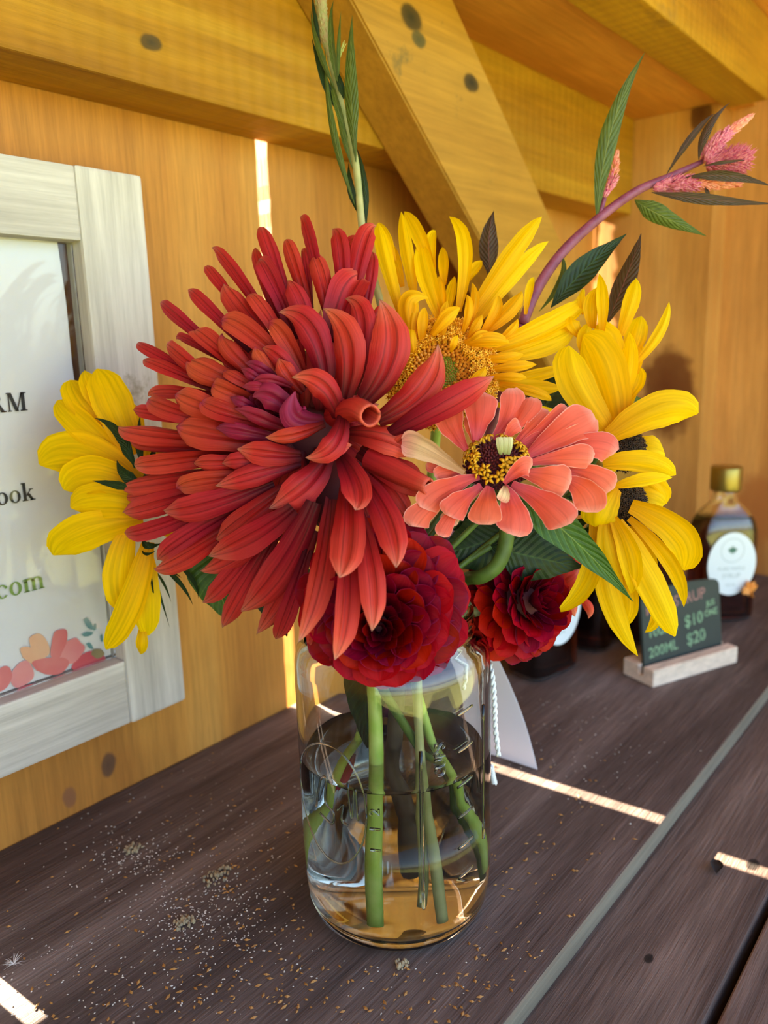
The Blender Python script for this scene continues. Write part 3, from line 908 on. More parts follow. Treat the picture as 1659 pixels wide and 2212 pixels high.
def petal(name, b, m, t, w, kind, mats, parent, curl=.8, roll=0.0, facing=None, nu=8, nv=14, ridge=.03, tipcurl=0.0, thick=0.0, twist=0.0, wavy=0.0, groove=0.0):
    """strip between 3-D points b -> m -> t; curl: half arc of the cross section (rad, + = edges away from the viewer)"""
    ctl = m * 2 - (b + t) * .5
    vs, uv, fs = [], [], []
    seed = random.random() * 100
    Nprev = None
    for j in range(nv + 1):
        s = j / nv
        c = b * (1 - s) ** 2 + ctl * 2 * s * (1 - s) + t * s * s
        T = ((ctl - b) * (1 - s) + (t - ctl) * s).normalized()
        F = facing if facing is not None else (CAM - c).normalized()
        Nn = F - T * F.dot(T)
        if Nn.length < .25 and Nprev is not None: Nn = Nprev - T * Nprev.dot(T)
        Nn.normalize()
        if Nprev is not None: Nn = (Nn * .5 + (Nprev - T * Nprev.dot(T)).normalized() * .5).normalized()
        Nprev = Nn
        B = T.cross(Nn)
        rr = roll + twist * s
        Nr = Nn * math.cos(rr) + B * math.sin(rr); Br = B * math.cos(rr) - Nn * math.sin(rr)
        ww = w * pf(kind, s)
        cu = curl * (1 - .25 * s) + (tipcurl * max(0, s - .7) / .3)
        th = abs(cu) if abs(cu) > .05 else .05
        sg_ = 1 if cu >= 0 else -1
        den = math.sin(min(th, PI / 2))
        for k in range(nu + 1):
            v = -1 + 2 * k / nu
            x = ww / 2 * math.sin(th * v) / den
            z = -sg_ * ww / 2 * (1 - math.cos(th * v)) / den
            z += ridge * w * math.cos(v * PI * 2) * math.sin(PI * min(1, s * 1.1))
            if groove: z -= groove * ww * math.exp(-(v / .22) ** 2)
            if wavy: z += wavy * w * noise.noise(Vector((seed, s * 4, v * 1.2))) * abs(v); x += wavy * w * .4 * noise.noise(Vector((seed + 9, s * 5, v))) * abs(v)
            vs.append(c + Br * x + Nr * z); uv.append(((v + 1) / 2, s))
    q = nu + 1
    for j in range(nv):
        for k in range(nu): fs.append((j * q + k, j * q + k + 1, (j + 1) * q + k + 1, (j + 1) * q + k))
    return mesh(name, vs, fs, mats, parent, True, uv)

m_dahlia = petal_mat('dahlia_petal', [(0, '#4c0614'), (.35, '#aa1c26'), (.72, '#ce3c34'), (.90, '#dc6450'), (.97, '#d0846c'), (1.0, '#b0806a')], nscale=26, streak=.20, lines=.45, rough=.48, trans=.22, vary=.10, under='#b2203f')
m_dahlia_in = petal_mat('dahlia_inner', [(0, '#5d0a24'), (.5, '#8e1438'), (1.0, '#a63a58')], streak=.16, lines=.25, rough=.48, trans=.15, vary=.12)
m_dahlia_o = petal_mat('dahlia_orange', [(0, '#6c0e18'), (.4, '#b83428'), (.8, '#d4583a'), (.94, '#cc4a60'), (1.0, '#a03a60')], nscale=26, streak=.20, lines=.35, rough=.48, trans=.22, vary=.10, under='#b2203f')
m_yel = petal_mat('sunflower_petal', [(0, '#e6a200'), (.35, '#f5c400'), (1.0, '#fcd600')], streak=.20, spec=.12, lines=.0, rough=.55, trans=.38, vary=.05, nscale=11)
m_gold = petal_mat('golden_petal', [(0, '#e59200'), (.4, '#f2ae04'), (1.0, '#fac410')], streak=.22, spec=.12, rough=.55, trans=.32, vary=.07, nscale=11)
m_zin = petal_mat('zinnia_petal', [(0, '#c94a58'), (.4, '#e2583f'), (.85, '#e9705a'), (1.0, '#ef9a8a')], streak=.12, lines=.12, rough=.6, trans=.22, vary=.07, edge=('#eea092', .92), nscale=7, under='#dba089')
m_zdry = petal_mat('dry_petal', [(0, '#b98a66'), (.6, '#d8b48c'), (1.0, '#d98a84')], streak=.25, rough=.7, trans=.1)
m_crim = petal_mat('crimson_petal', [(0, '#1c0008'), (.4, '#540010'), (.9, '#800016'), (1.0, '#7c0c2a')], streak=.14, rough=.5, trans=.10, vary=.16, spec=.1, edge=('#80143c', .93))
m_crim_r = petal_mat('red_petal', [(0, '#400006'), (.4, '#880210'), (1.0, '#ac0414')], streak=.14, spec=.1, rough=.5, trans=.2, vary=.12)
m_coral = petal_mat('coral_petal', [(0, '#c02c28'), (.6, '#d84a3c'), (1.0, '#e88a78')], streak=.15, lines=.2, trans=.25)
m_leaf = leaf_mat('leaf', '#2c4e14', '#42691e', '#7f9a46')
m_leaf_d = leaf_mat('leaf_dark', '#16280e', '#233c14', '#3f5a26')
m_leaf_b = leaf_mat('leaf_bronze', '#3c2c1a', '#52442a', '#8a5450')
m_leaf_c = leaf_mat('leaf_celosia', '#3e5018', '#5f7228', '#8c9650')
m_stem = plain('stem_green', '#9cc044', .5, scale=120, col2='#bcd470')
m_stem_d = plain('stem_dark', '#3c501c', .55, scale=120, col2='#56702a')
m_stem_p = plain('stem_pale', '#98a064', .5, scale=120, col2='#b4b47c')
m_stem_v = plain('stem_violet', '#6f2c4c', .5, scale=200, col2='#94506c')
m_stem_b = plain('stem_brown', '#4a3a2a', .6, scale=120, col2='#5a4a34')
m_rec = plain('receptacle_red', '#4a0816', .7, scale=200)
m_rec_g = plain('receptacle_green', '#2c4a1a', .7, scale=150)

def px2m(w, t): return w * t / FPX

def ball(name, c, r, mat, parent, scale=(1, 1, 1), orient=None, sub=3):
    bm = bmesh.new()
    bmesh.ops.create_icosphere(bm, subdivisions=sub, radius=r)
    bm.transform(Matrix.Diagonal((*scale, 1)))
    if orient is not None: bm.transform(orient.to_matrix().to_4x4())
    bm.transform(Matrix.Translation(c))
    return from_bm(name, bm, mat, parent, True)

def neck(a, r=.022):
    return Vector((JX + r * math.cos(a), JY + r * math.sin(a), .148))
def stem_to_jar(parent, start, a, mat, r0=.0022, foot=None, mid=None, name='stem'):
    n = neck(a)
    if foot is None: foot = n + Vector((0, 0, -.006))
    f = foot if foot is not None else Vector((JX + .030 * math.cos(a + PI), JY + .030 * math.sin(a + PI), .0085))
    pts = [start] + (mid or []) + [n, n.lerp(f, .5) + Vector((0, 0, 0)), f]
    return tube(name, pts, r0, mat, parent, 10, 6)

# ================================================================== the big red cactus dahlia
O1 = (250, 440); O2 = (250, 900); K = 2.37
D = '''
490,225 590,330 760,520 62 1 a|462,320 515,375 600,470 56 0 a|370,440 450,510 590,640 62 1 a|230,505 300,570 430,690 66 1 a|310,695 370,700 450,730 45 0 a
118,710 180,750 300,820 56 1 a|140,800 240,830 400,910 68 2 a|262,720 320,780 410,900 82 3 a|405,650 470,700 590,810 96 3 a|555,410 625,510 770,640 100 2 a
680,465 745,520 850,640 84 3 a|745,120 790,220 880,460 76 1 a|715,225 735,330 790,500 54 0 a|730,290 790,370 900,560 86 2 a|865,190 900,270 1000,460 70 1 a
945,70 985,170 1090,390 70 1 a|1000,265 1050,340 1130,480 88 2 a|950,240 965,290 990,360 44 0 a|1110,130 1150,230 1200,410 80 1 a|875,395 945,490 1050,680 98 3 a
1335,115 1265,210 1240,420 92 1 a|1250,180 1200,250 1235,380 66 0 a|1310,245 1310,360 1310,520 52 0 a|1275,370 1190,440 1120,580 165 2 a|540,600 660,645 880,790 110 4 o
545,665 585,760 690,850 84 4 o|835,555 1000,650 1090,910 140 5 a|780,610 860,680 950,820 86 4 o|1060,535 1180,720 1165,1000 150 6 a|1175,485 1255,620 1240,920 130 4 a
1350,490 1410,740 1270,1010 180 6 a|1380,510 1335,580 1290,640 50 3 a|1650,720 1580,940 1340,1110 150 7 a|1540,1290 1400,1200 1190,1170 140 6 a|1620,1440 1480,1390 1300,1290 150 5 a
365,795 450,850 610,900 120 4 o|305,975 400,1020 570,1110 120 4 o|165,1000 260,1050 420,1130 90 3 o|165,985 270,960 440,950 62 1 a|90,1055 190,1070 340,1110 66 1 a
15,1140 160,1170 430,1230 100 2 a|75,1205 180,1240 410,1290 64 1 a|310,1140 450,1170 720,1240 150 4 o|495,925 560,960 670,1000 92 5 o|435,1010 530,1060 670,1110 94 5 o
510,1150 620,1165 770,1215 92 5 p|605,1050 730,1100 890,1160 100 6 p|555,855 610,880 690,920 64 5 o|640,845 690,875 780,930 56 6 p|660,815 730,840 820,890 66 6 p
645,940 720,935 830,950 52 7 p|585,990 640,1015 720,1050 62 6 p|700,915 790,905 900,940 70 7 p|700,990 790,990 920,1080 150 7 p|715,730 750,800 830,880 64 5 o
750,740 840,800 950,890 84 5 a|920,960 920,1090 1070,1110 160 8 p|835,790 870,860 960,970 84 6 a|900,890 1060,930 1145,1100 120 8 a|765,1195 900,1195 1075,1130 74 8 a
970,1300 1110,1240 1165,1080 110 9 a|1210,1235 1120,1260 1000,1300 60 8 a|620,1255 770,1280 950,1290 112 6 a|545,1330 640,1320 770,1350 82 5 a|400,1330 490,1330 620,1370 76 4 a
95,1340 250,1325 520,1310 94 3 a|20,1450 190,1425 430,1430 96 2 a|310,1460 430,1425 650,1460 92 4 o|510,1445 710,1390 950,1330 104 6 a|785,1560 960,1450 1080,1300 150 7 a
35,1580 190,1545 430,1510 104 2 a|245,1570 430,1560 740,1500 128 5 a|45,1685 190,1665 420,1630 84 2 a|60,1490 120,1490 200,1485 46 1 a|215,1825 340,1720 560,1640 92 3 a
195,1870 350,1810 570,1720 104 3 a|515,1720 620,1640 860,1510 112 5 a|475,1805 690,1715 910,1560 136 6 a|430,1880 610,1805 860,1690 104 4 a|445,2040 570,1930 750,1770 92 3 a
545,2170 630,2010 780,1800 94 3 a|630,2090 830,1900 1020,1530 152 6 a|720,2205 860,1990 1000,1810 112 4 a|820,2230 880,2090 970,1940 84 2 a|935,2245 1050,1980 1100,1510 134 6 a
1120,2335 1180,2070 1215,1780 120 5 a|1145,1915 1190,1700 1185,1390 155 7 a|1310,2190 1315,1910 1240,1560 122 6 a|1435,1865 1390,1620 1240,1370 135 7 a|1225,1570 1270,1470 1150,1290 135 8 a
1500,1620 1430,1500 1370,1380 100 4 a|985,2250 1000,2180 1010,2100 34 3 a|1040,1500 1010,1400 1080,1250 90 3 a|900,1650 960,1500 1040,1400 110 3 a|1330,1700 1300,1560 1250,1400 110 3 a
'''
def dd_t(x, y, L, tip):
    r = math.hypot(x - 650, y - 900) / 300
    hang = max(0.0, min(1.0, (y - 1020) / 260)) * max(0.0, min(1.0, (x - 560) / 100)) * (.070 if L >= 5 else .046)
    return .388 - .0048 * L + (.012 * min(r, 1.4) ** 2 if tip else .005) - hang
dah = empty('cactus_dahlia', tuple(P(700, 1000, .405)))
tag(dah, 'large spiky red cactus dahlia with a purple centre, biggest bloom in the bouquet', 'flower', 'cut flowers in the jar')
MD = {'a': m_dahlia, 'o': m_dahlia_o, 'p': m_dahlia_in}
rnd = random.Random(3)
for row in D.strip().replace('\n', '|').split('|'):
    a = row.split()
    (tx, ty), (mx_, my), (bx, by) = [tuple(map(float, s.split(','))) for s in a[:3]]
    w, L, kd = float(a[3]), int(a[4]), a[5]
    cv = lambda x, y: (O1[0] + x / K, O1[1] + y / K)
    tx, ty = cv(tx, ty); mx_, my = cv(mx_, my); bx, by = cv(bx, by)
    if L <= 5:                                    # tuck the root further in
        cx, cy = (690, 930)
        bx += (cx - bx) * .22; by += (cy - by) * .22
    tt, tb = dd_t(tx, ty, L, True), dd_t(bx, by, L, False)
    tm = (tt + tb) / 2 - .007
    Pb, Pm, Pt = P(bx, by, tb), P(mx_, my, tm), P(tx, ty, tt)
    # keep the middle control off the ends
    u = (Pm - Pb).length / max(1e-6, (Pm - Pb).length + (Pt - Pm).length)
    if not .35 < u < .65: Pm = Pm * .6 + (Pb + Pt) * .2
    wv = px2m(w / K, tm) * 1.2
    cvx = rnd.choice([.95, .7, 1.15, .55]) if kd != 'p' else .8
    if kd == 'p': wv *= .8
    if rnd.random() < .22 and kd != 'p': cvx = -.7
    petal('petal', Pb, Pm, Pt, wv, 'cactus', MD[kd], dah, curl=cvx, roll=rnd.uniform(-.45, .45), ridge=.0, groove=.15, tipcurl=rnd.uniform(0, .9), twist=rnd.uniform(-.45, .45), nv=18, nu=14, wavy=.05)
# the long outer petal lying over the zinnia
petal('petal', P(836, 942, .362), P(972, 872, .350), P(1068, 812, .352), px2m(62, .355), 'cactus', m_dahlia, dah, curl=1.2, roll=.2)
petal('petal', P(790, 990, .372), P(852, 950, .362), P(905, 905, .360), px2m(60, .365), 'cactus', m_dahlia, dah, curl=1.1)
# rolled petal seen end on, with its open mouth
def mouth(p0, p1, p2, r0, r1, mat, parent, flat=.75):
    pts = catmull([p0, p1, p2], 8); n = len(pts); vs, fs, uv = [], [], []
    S = 20
    for layer in (0, 1):
        for i, ((t, a, b), p) in enumerate(zip(frames(pts), pts)):
            r = (r0 + (r1 - r0) * i / (n - 1)) * (1 if layer == 0 else .78)
            for k in range(S):
                an = 2 * PI * k / S; q = r * (1 - .18 * math.cos(2 * an))
                vs.append(p + a * math.cos(an) * q + b * math.sin(an) * q * flat); uv.append((k / S, .3 + .55 * i / (n - 1)))
    for i in range(n - 1):
        for k in range(S):
            k2 = (k + 1) % S
            fs.append((i * S + k, i * S + k2, (i + 1) * S + k2, (i + 1) * S + k))
            o = n * S; fs.append((o + i * S + k2, o + i * S + k, o + (i + 1) * S + k, o + (i + 1) * S + k2))
    e = (n - 1) * S; o = n * S + e
    for k in range(S): fs.append((e + k, e + (k + 1) % S, o + (k + 1) % S, o + k))
    return mesh('petal', vs, fs, mat, parent, True, uv)
mouth(P(722, 900, .366), P(768, 884, .346), P(800, 898, .334), .0060, .0058, m_dahlia, dah)
mouth(P(800, 990, .368), P(880, 1030, .358), P(926, 1051, .351), .0072, .0044, m_dahlia, dah)
# short petals of the lower tiers that fill the body of the bloom
for i in range(150):
    a = i * 2.39996; L = i % 3
    r0, r1 = 40 + 30 * rnd.random(), rnd.uniform(190, 262) if L < 2 else rnd.uniform(110, 190)
    cx, cy = 655 + (25 if math.cos(a) > 0 else 0), 925
    sx = 1.0 if math.cos(a) < .2 else .62
    sy = 1.05
    bx, by = cx + math.cos(a) * r0, cy + math.sin(a) * r0
    tx, ty = cx + math.cos(a) * r1 * sx, cy + math.sin(a) * r1 * sy
    tt = .400 - .003 * L; tb = .388
    Pb, Pt = P(bx, by, tb), P(tx, ty, tt)
    Pm = (Pb + Pt) * .5 - FWD * .006
    petal('petal', Pb, Pm, Pt, px2m(rnd.uniform(38, 52), .39), 'cactus', m_dahlia, dah, curl=1.0, roll=rnd.uniform(-.5, .5), nv=10, nu=6)
ball('receptacle', P(680, 950, .418), .030, m_rec, dah, (1, 1, 1))
ball('receptacle_side', P(740, 1060, .400), .022, m_rec, dah, (1, 1, 1))
ball('receptacle_base', P(640, 900, .428), .036, m_rec, dah, (1, 1, 1))
# small unopened purple bud petals in the very centre
for i in range(34):
    a = i * 2.39996; r = 4 + 8.0 * math.sqrt(i)
    bx, by = 600 + math.cos(a) * r * .5, 868 + math.sin(a) * r * .5
    tx, ty = 578 + math.cos(a) * r * 1.1, 855 + math.sin(a) * r * 1.05
    Pb, Pt = P(bx, by, .372), P(tx, ty, .357 + .00012 * r)
    petal('petal', Pb, (Pb + Pt) * .5 + (Pt - P(590, 860, .36)).normalized() * .0015, Pt, px2m(22 + r * .15, .36), 'cactus', m_dahlia_in, dah, curl=-.9, facing=(P(590, 860, .345) - Pt).normalized(), nv=9, nu=6)
stem_to_jar(dah, P(700, 1000, .425), va + PI + .6, m_stem, .0034, mid=[P(760, 1150, .435)])

# ================================================================== generic traced flowers
def traced(root, data, org, k, tf, mats, kind='ray', curl=.5, wk=1.05, roll=.25, ridge=.03, wavy=.0, rseed=1, arch=.004, name='petal', nv=14, nu=8):
    rr = random.Random(rseed)
    for row in data.strip().replace('\n', '|').split('|'):
        a = row.split()
        (tx, ty), (mx_, my), (bx, by) = [(org[0] + float(s.split(',')[0]) / k, org[1] + float(s.split(',')[1]) / k) for s in a[:3]]
        w, L, kd = float(a[3]) / k, float(a[4]), a[5] if len(a) > 5 else ''
        tt, tb = tf(tx, ty, L, 1), tf(bx, by, L, 0)
        tm = (tt + tb) / 2 - arch
        Pb, Pm, Pt = P(bx, by, tb), P(mx_, my, tm), P(tx, ty, tt)
        u = (Pm - Pb).length / max(1e-6, (Pm - Pb).length + (Pt - Pm).length)
        if not .33 < u < .67: Pm = Pm * .6 + (Pb + Pt) * .2
        cu = curl * rr.uniform(.6, 1.3) * (-1 if rr.random() < .3 else 1)
        kk = kind if 'w' not in kd else 'wide'
        petal(name, Pb, Pm, Pt, px2m(w, tm) * wk, kk, mats.get(kd.replace('w', ''), mats['']), root, curl=cu, roll=rr.uniform(-roll, roll), ridge=ridge, wavy=wavy, twist=rr.uniform(-.15, .15), nv=nv, nu=nu)

# ---- shaggy double sunflower
sfd = empty('double_sunflower', tuple(P(950, 810, .41)))
tag(sfd, 'shaggy double sunflower with golden inner florets and green eye, behind the red dahlia', 'flower', 'cut flowers in the jar')
def t_sfd(x, y, L, tip): return .412 - .0035 * L + (.010 if tip and L < 4 else 0) + (y - 800) * -.00002
traced(sfd, '''
100,110 135,280 230,640 92 2|105,108 150,200 190,330 52 1|232,45 262,250 315,560 78 2|250,45 330,180 420,430 82 1|345,220 375,400 470,690 112 3|430,155 400,240 420,440 62 0
470,250 478,350 480,470 62 0|510,75 595,250 560,620 90 2|1045,75 880,280 620,660 105 3|1083,218 900,390 640,720 88 2|700,330 650,385 600,460 60 0|1330,530 1090,695 700,850 120 3
1230,715 1080,810 760,900 125 3|1185,935 1040,985 760,1030 72 2|1000,425 970,500 950,640 46 0|1160,1065 1000,1060 740,1050 92 3|1120,1190 980,1185 780,1160 62 1|20,330 -30,430 10,560 44 2
60,275 20,360 -10,470 44 3|-150,150 -140,250 -110,400 62 0|-40,250 -60,330 -30,420 50 0|1290,490 1260,560 1180,640 40 0|170,220 200,330 240,480 60 0|540,420 520,520 500,640 60 1
390,545 265,570 310,800 112 4 g|575,600 500,650 410,760 82 5 g|610,525 625,610 590,740 52 5 g|640,455 655,570 620,720 52 4 g|790,530 775,620 690,760 62 4 g|930,505 860,610 720,740 92 4 g
905,665 870,730 780,800 50 5 g|860,810 750,790 600,810 92 5 g|750,750 690,765 620,810 62 5 g|450,420 460,520 480,680 62 3 g|715,940 680,1000 590,1060 62 6 g|370,600 355,680 350,800 64 4 g
170,640 220,740 300,880 72 4 g|330,560 300,650 290,780 60 4 g|500,560 480,650 470,780 60 4 g|1015,930 900,940 740,960 60 4 g|1100,1140 1010,1090 800,1040 60 4 g|960,1010 880,1000 740,1000 50 5 g
940,870 850,890 700,900 60 4 g|1000,720 900,760 740,840 60 3 g|700,640 670,700 620,780 56 5 g|560,760 540,800 520,860 40 6 g|300,700 290,780 310,880 60 4 g|130,560 170,680 230,800 60 3 g
''', (780, 440), 2.676, t_sfd, {'': m_yel, 'g': m_gold}, curl=.7, ridge=.05, rseed=5)
# disc: domed head with hundreds of small florets
m_disc = plain('disc_gold', '#b06c0c', .7, scale=900, col2='#d08c14')
m_flor = plain('floret_gold', '#eca414', .55, scale=500, col2='#fac030')
m_flor_g = plain('floret_green', '#6f8c1c', .6, scale=500, col2='#8fa428')
m_bud = plain('floret_bud', '#c87a14', .5, scale=500, col2='#d98c20')
def disc_basis(px, py, t, tiltx=0., tilty=0.):
    """axes of a flower face: right, up, out (out is towards the viewer, tilted)"""
    c = P(px, py, t); out = (CAM - c).normalized()
    out = (out + RIGHT * tiltx - DOWN * tilty).normalized()
    r = (RIGHT - out * RIGHT.dot(out)).normalized(); u_ = out.cross(r)
    if u_.dot(DOWN) > 0: u_ = -u_
    return c, r, u_, out
def florets(name, c, r, u_, out, R, n, h, mat, parent, rmin=0, rmax=1, size=.0011, dome=.25, star=False, lean=.5, seed=1):
    rr = random.Random(seed); vs, fs = [], []
    N0 = int(n * rmin ** 2)
    for i in range(N0, int(n * rmax ** 2)):
        q = math.sqrt((i + .5) / n); a = i * 2.39996
        d = r * math.cos(a) + u_ * math.sin(a)
        p = c + d * R * q + out * (dome * R * (1 - q * q) + rr.uniform(0, h * .25))
        ax = (out + d * lean * q + Vector((rr.uniform(-.2, .2), rr.uniform(-.2, .2), rr.uniform(-.2, .2)))).normalized()
        e1 = ax.orthogonal().normalized(); e2 = ax.cross(e1)
        b = len(vs); S = 5
        L = h * rr.uniform(.7, 1.2)
        if star:
            for k in range(S):
                an = 2 * PI * k / S; vs.append(p + (e1 * math.cos(an) + e2 * math.sin(an)) * size * .35)
            for k in range(S):
                an = 2 * PI * k / S; vs.append(p + ax * L + (e1 * math.cos(an) + e2 * math.sin(an)) * size * .5)
            for k in range(S):
                an = 2 * PI * (k + .5) / S; vs.append(p + ax * L * 1.15 + (e1 * math.cos(an) + e2 * math.sin(an)) * size * 1.25)
            for k in range(S):
                k2 = (k + 1) % S
                fs += [(b + k, b + k2, b + S + k2, b + S + k), (b + S + k, b + S + k2, b + 2 * S + k)]
        else:
            for k in range(S):
                an = 2 * PI * k / S; vs.append(p + (e1 * math.cos(an) + e2 * math.sin(an)) * size * .5)
            for k in range(S):
                an = 2 * PI * k / S; vs.append(p + ax * L * .6 + (e1 * math.cos(an) + e2 * math.sin(an)) * size * .5)
            vs.append(p + ax * L)
            for k in range(S):
                k2 = (k + 1) % S
                fs += [(b + k, b + k2, b + S + k2, b + S + k), (b + S + k, b + S + k2, b + 2 * S)]
    o = mesh(name, vs, fs, mat, parent, False); o['kind'] = 'stuff'
    return o
def dome(name, c, r, u_, out, R, hh, mat, parent):
    vs, fs = [], []; A, Bn = 40, 8
    for j in range(Bn + 1):
        q = j / Bn
        for k in range(A):
            a = 2 * PI * k / A
            vs.append(c + (r * math.cos(a) + u_ * math.sin(a)) * R * q + out * hh * (1 - q * q))
    for j in range(Bn):
        for k in range(A):
            k2 = (k + 1) % A
            fs.append((j * A + k, (j + 1) * A + k, (j + 1) * A + k2, j * A + k2))
    return mesh(name, vs, fs, mat, parent, True)
c, r, u_, out = disc_basis(952, 808, .404, 0, .25)
dome('disc', c, r, u_, out, .0262, .004, m_disc, sfd)
florets('outer_florets', c, r, u_, out, .0270, 900, .0045, m_flor, sfd, .50, 1.0, .0015, .15, True, .9, 3)
florets('floret_buds', c, r, u_, out, .0265, 620, .0028, m_bud, sfd, .32, .56, .0022, .15, False, .3, 4)
florets('green_eye', c, r, u_, out, .0265, 1600, .0016, m_flor_g, sfd, 0, .34, .0009, .15, False, .2, 5)
stem_to_jar(sfd, P(950, 830, .42), va + PI - .5, m_stem, .003, mid=[P(930, 1050, .46)])

# ---- sunflower seen from the side, upper right
m_dk = plain('disc_dark', '#0e0805', .9, scale=700, col2='#221208')
m_dk2 = plain('disc_floret_dark', '#160c06', .8, scale=600, col2='#4a2c0c')
sf2 = empty('sunflower', tuple(P(1345, 965, .41)))
tag(sf2, 'yellow sunflower with dark centre, upper of the two on the right, petals reaching up', 'flower', 'cut flowers in the jar')
def t_sf2(x, y, L, tip): return .408 - .0042 * L + (.006 if tip else .004)
O8 = (1150, 580)
traced(sf2, '''
210,440 250,650 450,940 185 5 w|290,380 410,560 490,920 215 4 w|550,360 545,560 490,800 95 3|350,345 430,400 500,560 130 2 w|330,305 300,400 320,520 84 2|380,30 400,180 395,360 62 3
365,110 335,210 345,340 78 2|590,55 565,180 500,380 84 2|620,270 590,370 540,560 112 1|778,188 720,370 565,560 58 3|595,560 580,640 510,760 110 1|942,825 740,800 440,955 185 6 w
755,1060 680,1040 540,1010 175 0 w|240,270 230,310 290,400 70 1|290,115 280,180 290,260 38 0|110,310 180,320 310,380 74 0|420,560 450,700 480,860 120 1|600,560 560,600 500,900 100 0|560,380 590,480 560,640 80 1
''', O8, 2.633, t_sf2, {'': m_yel}, curl=.5, ridge=.04, rseed=11, wk=1.15)
c, r, u_, out = disc_basis(1345, 972, .405, .35, .1)
dome('disc', c, r, u_, out, .0105, .006, m_dk, sf2)
florets('dark_florets', c, r, u_, out, .0108, 330, .0022, m_dk2, sf2, 0, 1, .0010, .5, True, .6, 6)
stem_to_jar(sf2, P(1300, 960, .425), va + PI - 1.0, m_stem_d, .0028, mid=[P(1220, 1080, .45), P(1060, 1220, .44)])

# ---- lower right drooping sunflower
sf3 = empty('sunflower', tuple(P(1350, 1088, .40)))
tag(sf3, 'drooping yellow sunflower with dark brown centre, lowest on the right, long petals hanging down', 'flower', 'cut flowers in the jar')
def t_sf3(x, y, L, tip): return .398 - .0040 * L + (.004 if tip else .003)
traced(sf3, '''
815,1175 640,1100 400,1110 120 6 w|795,1190 640,1200 470,1240 72 7|755,1340 690,1290 560,1280 165 0 w|860,1715 840,1520 560,1350 165 4 w|862,1925 790,1680 550,1420 84 3|812,2092 670,1780 480,1440 158 5 w
560,1850 560,1650 460,1420 118 5|515,1795 430,1620 420,1400 104 4|600,2205 440,1870 390,1480 120 3|520,2040 540,1880 480,1700 120 2|130,1955 320,1770 350,1440 112 3|360,1470 380,1380 470,1240 190 4 w
640,2070 700,2000 690,1900 56 0|760,1340 700,1240 600,1200 120 0 w|420,1150 450,1120 500,1100 70 5|700,1780 640,1600 540,1440 90 1
''', O8, 2.633, t_sf3, {'': m_yel}, curl=.5, ridge=.04, rseed=21, wk=1.12)
c, r, u_, out = disc_basis(1350, 1090, .397, .45, -.15)
dome('disc', c, r, u_, out, .0098, .007, m_dk, sf3)
florets('dark_florets', c, r, u_, out, .0102, 330, .0022, m_dk2, sf3, 0, 1, .0010, .6, True, .6, 7)
for i in range(14):                                   # green bracts behind
    a = 2 * PI * i / 14
    b = P(1300 + 25 * math.cos(a), 1100 + 45 * math.sin(a), .408)
    t = P(1285 + 70 * math.cos(a), 1110 + 85 * math.sin(a), .414)
    petal('bract', b, (b + t) * .5 + FWD * .003, t, .005, 'spear', m_leaf_d, sf3, curl=.4, nv=8, nu=4)
stem_to_jar(sf3, P(1300, 1100, .41), va + PI - 1.3, m_stem_d, .0028, mid=[P(1240, 1180, .43), P(1060, 1260, .43)])

# ---- left sunflower seen from behind
sf1 = empty('sunflower', tuple(P(330, 1050, .42)))
tag(sf1, 'yellow sunflower turned away with green bracts, at the left in front of the picture frame', 'flower', 'cut flowers in the jar')
def t_sf1(x, y, L, tip): return .425 - .0030 * L + (.004 if tip else 0)
O4 = (60, 780)
traced(sf1, '''
220,295 400,480 740,760 165 3 w|320,140 380,290 560,480 160 2 w|425,70 470,200 590,420 125 3|515,58 630,300 790,700 235 4 w|775,310 800,430 870,660 95 2|88,775 380,690 820,910 275 4 w
270,960 480,850 830,960 230 5 w|320,1095 560,1040 900,1110 220 6 w|192,1450 400,1290 860,1180 235 5 w|730,1870 680,1600 760,1250 185 4 w|583,2150 770,1810 900,1350 160 5 w|900,2050 890,1780 880,1400 160 3 w
840,2190 850,2110 850,1980 76 2|1060,640 1010,700 950,790 84 1|1160,700 1080,740 990,800 70 1|900,560 880,640 880,740 80 2|1200,1230 1120,1260 1000,1280 110 0|660,800 720,860 820,920 150 2 w|700,1100 760,1180 850,1200 180 2 w
''', O4, 3.457, t_sf1, {'': m_yel}, curl=.45, ridge=.035, rseed=31, wk=1.28)
ball('receptacle', P(345, 1045, .428), .013, m_rec_g, sf1, (.8, 1, 1.1))
traced(sf1, '''
500,425 680,540 800,800 84 8|665,740 730,850 870,920 92 8|482,893 640,920 830,960 62 9|1060,1990 985,1740 930,1560 22 2|1235,1825 1130,1650 980,1530 38 3|1275,1775 1230,1630 1100,1510 38 3
1070,1800 1020,1670 940,1550 20 2|690,500 720,640 820,800 60 8|840,400 830,600 860,800 60 7|960,600 920,760 900,850 70 6|980,950 900,1000 860,1040 80 7|850,1400 880,1440 950,1420 24 6
1000,1360 900,1380 860,1330 60 6|1000,1080 900,1100 840,1060 90 7|780,960 860,940 920,930 100 7|1150,1620 1060,1560 980,1520 26 3|950,1800 930,1680 920,1580 16 3|900,700 920,800 960,880 90 7
''', O4, 3.457, t_sf1, {'': m_leaf_d}, kind='spear', curl=.4, rseed=33, name='bract', nv=10, nu=4)
stem_to_jar(sf1, P(360, 1060, .432), va + PI + 1.2, m_stem_d, .0028, mid=[P(520, 1180, .44), P(680, 1260, .43)])

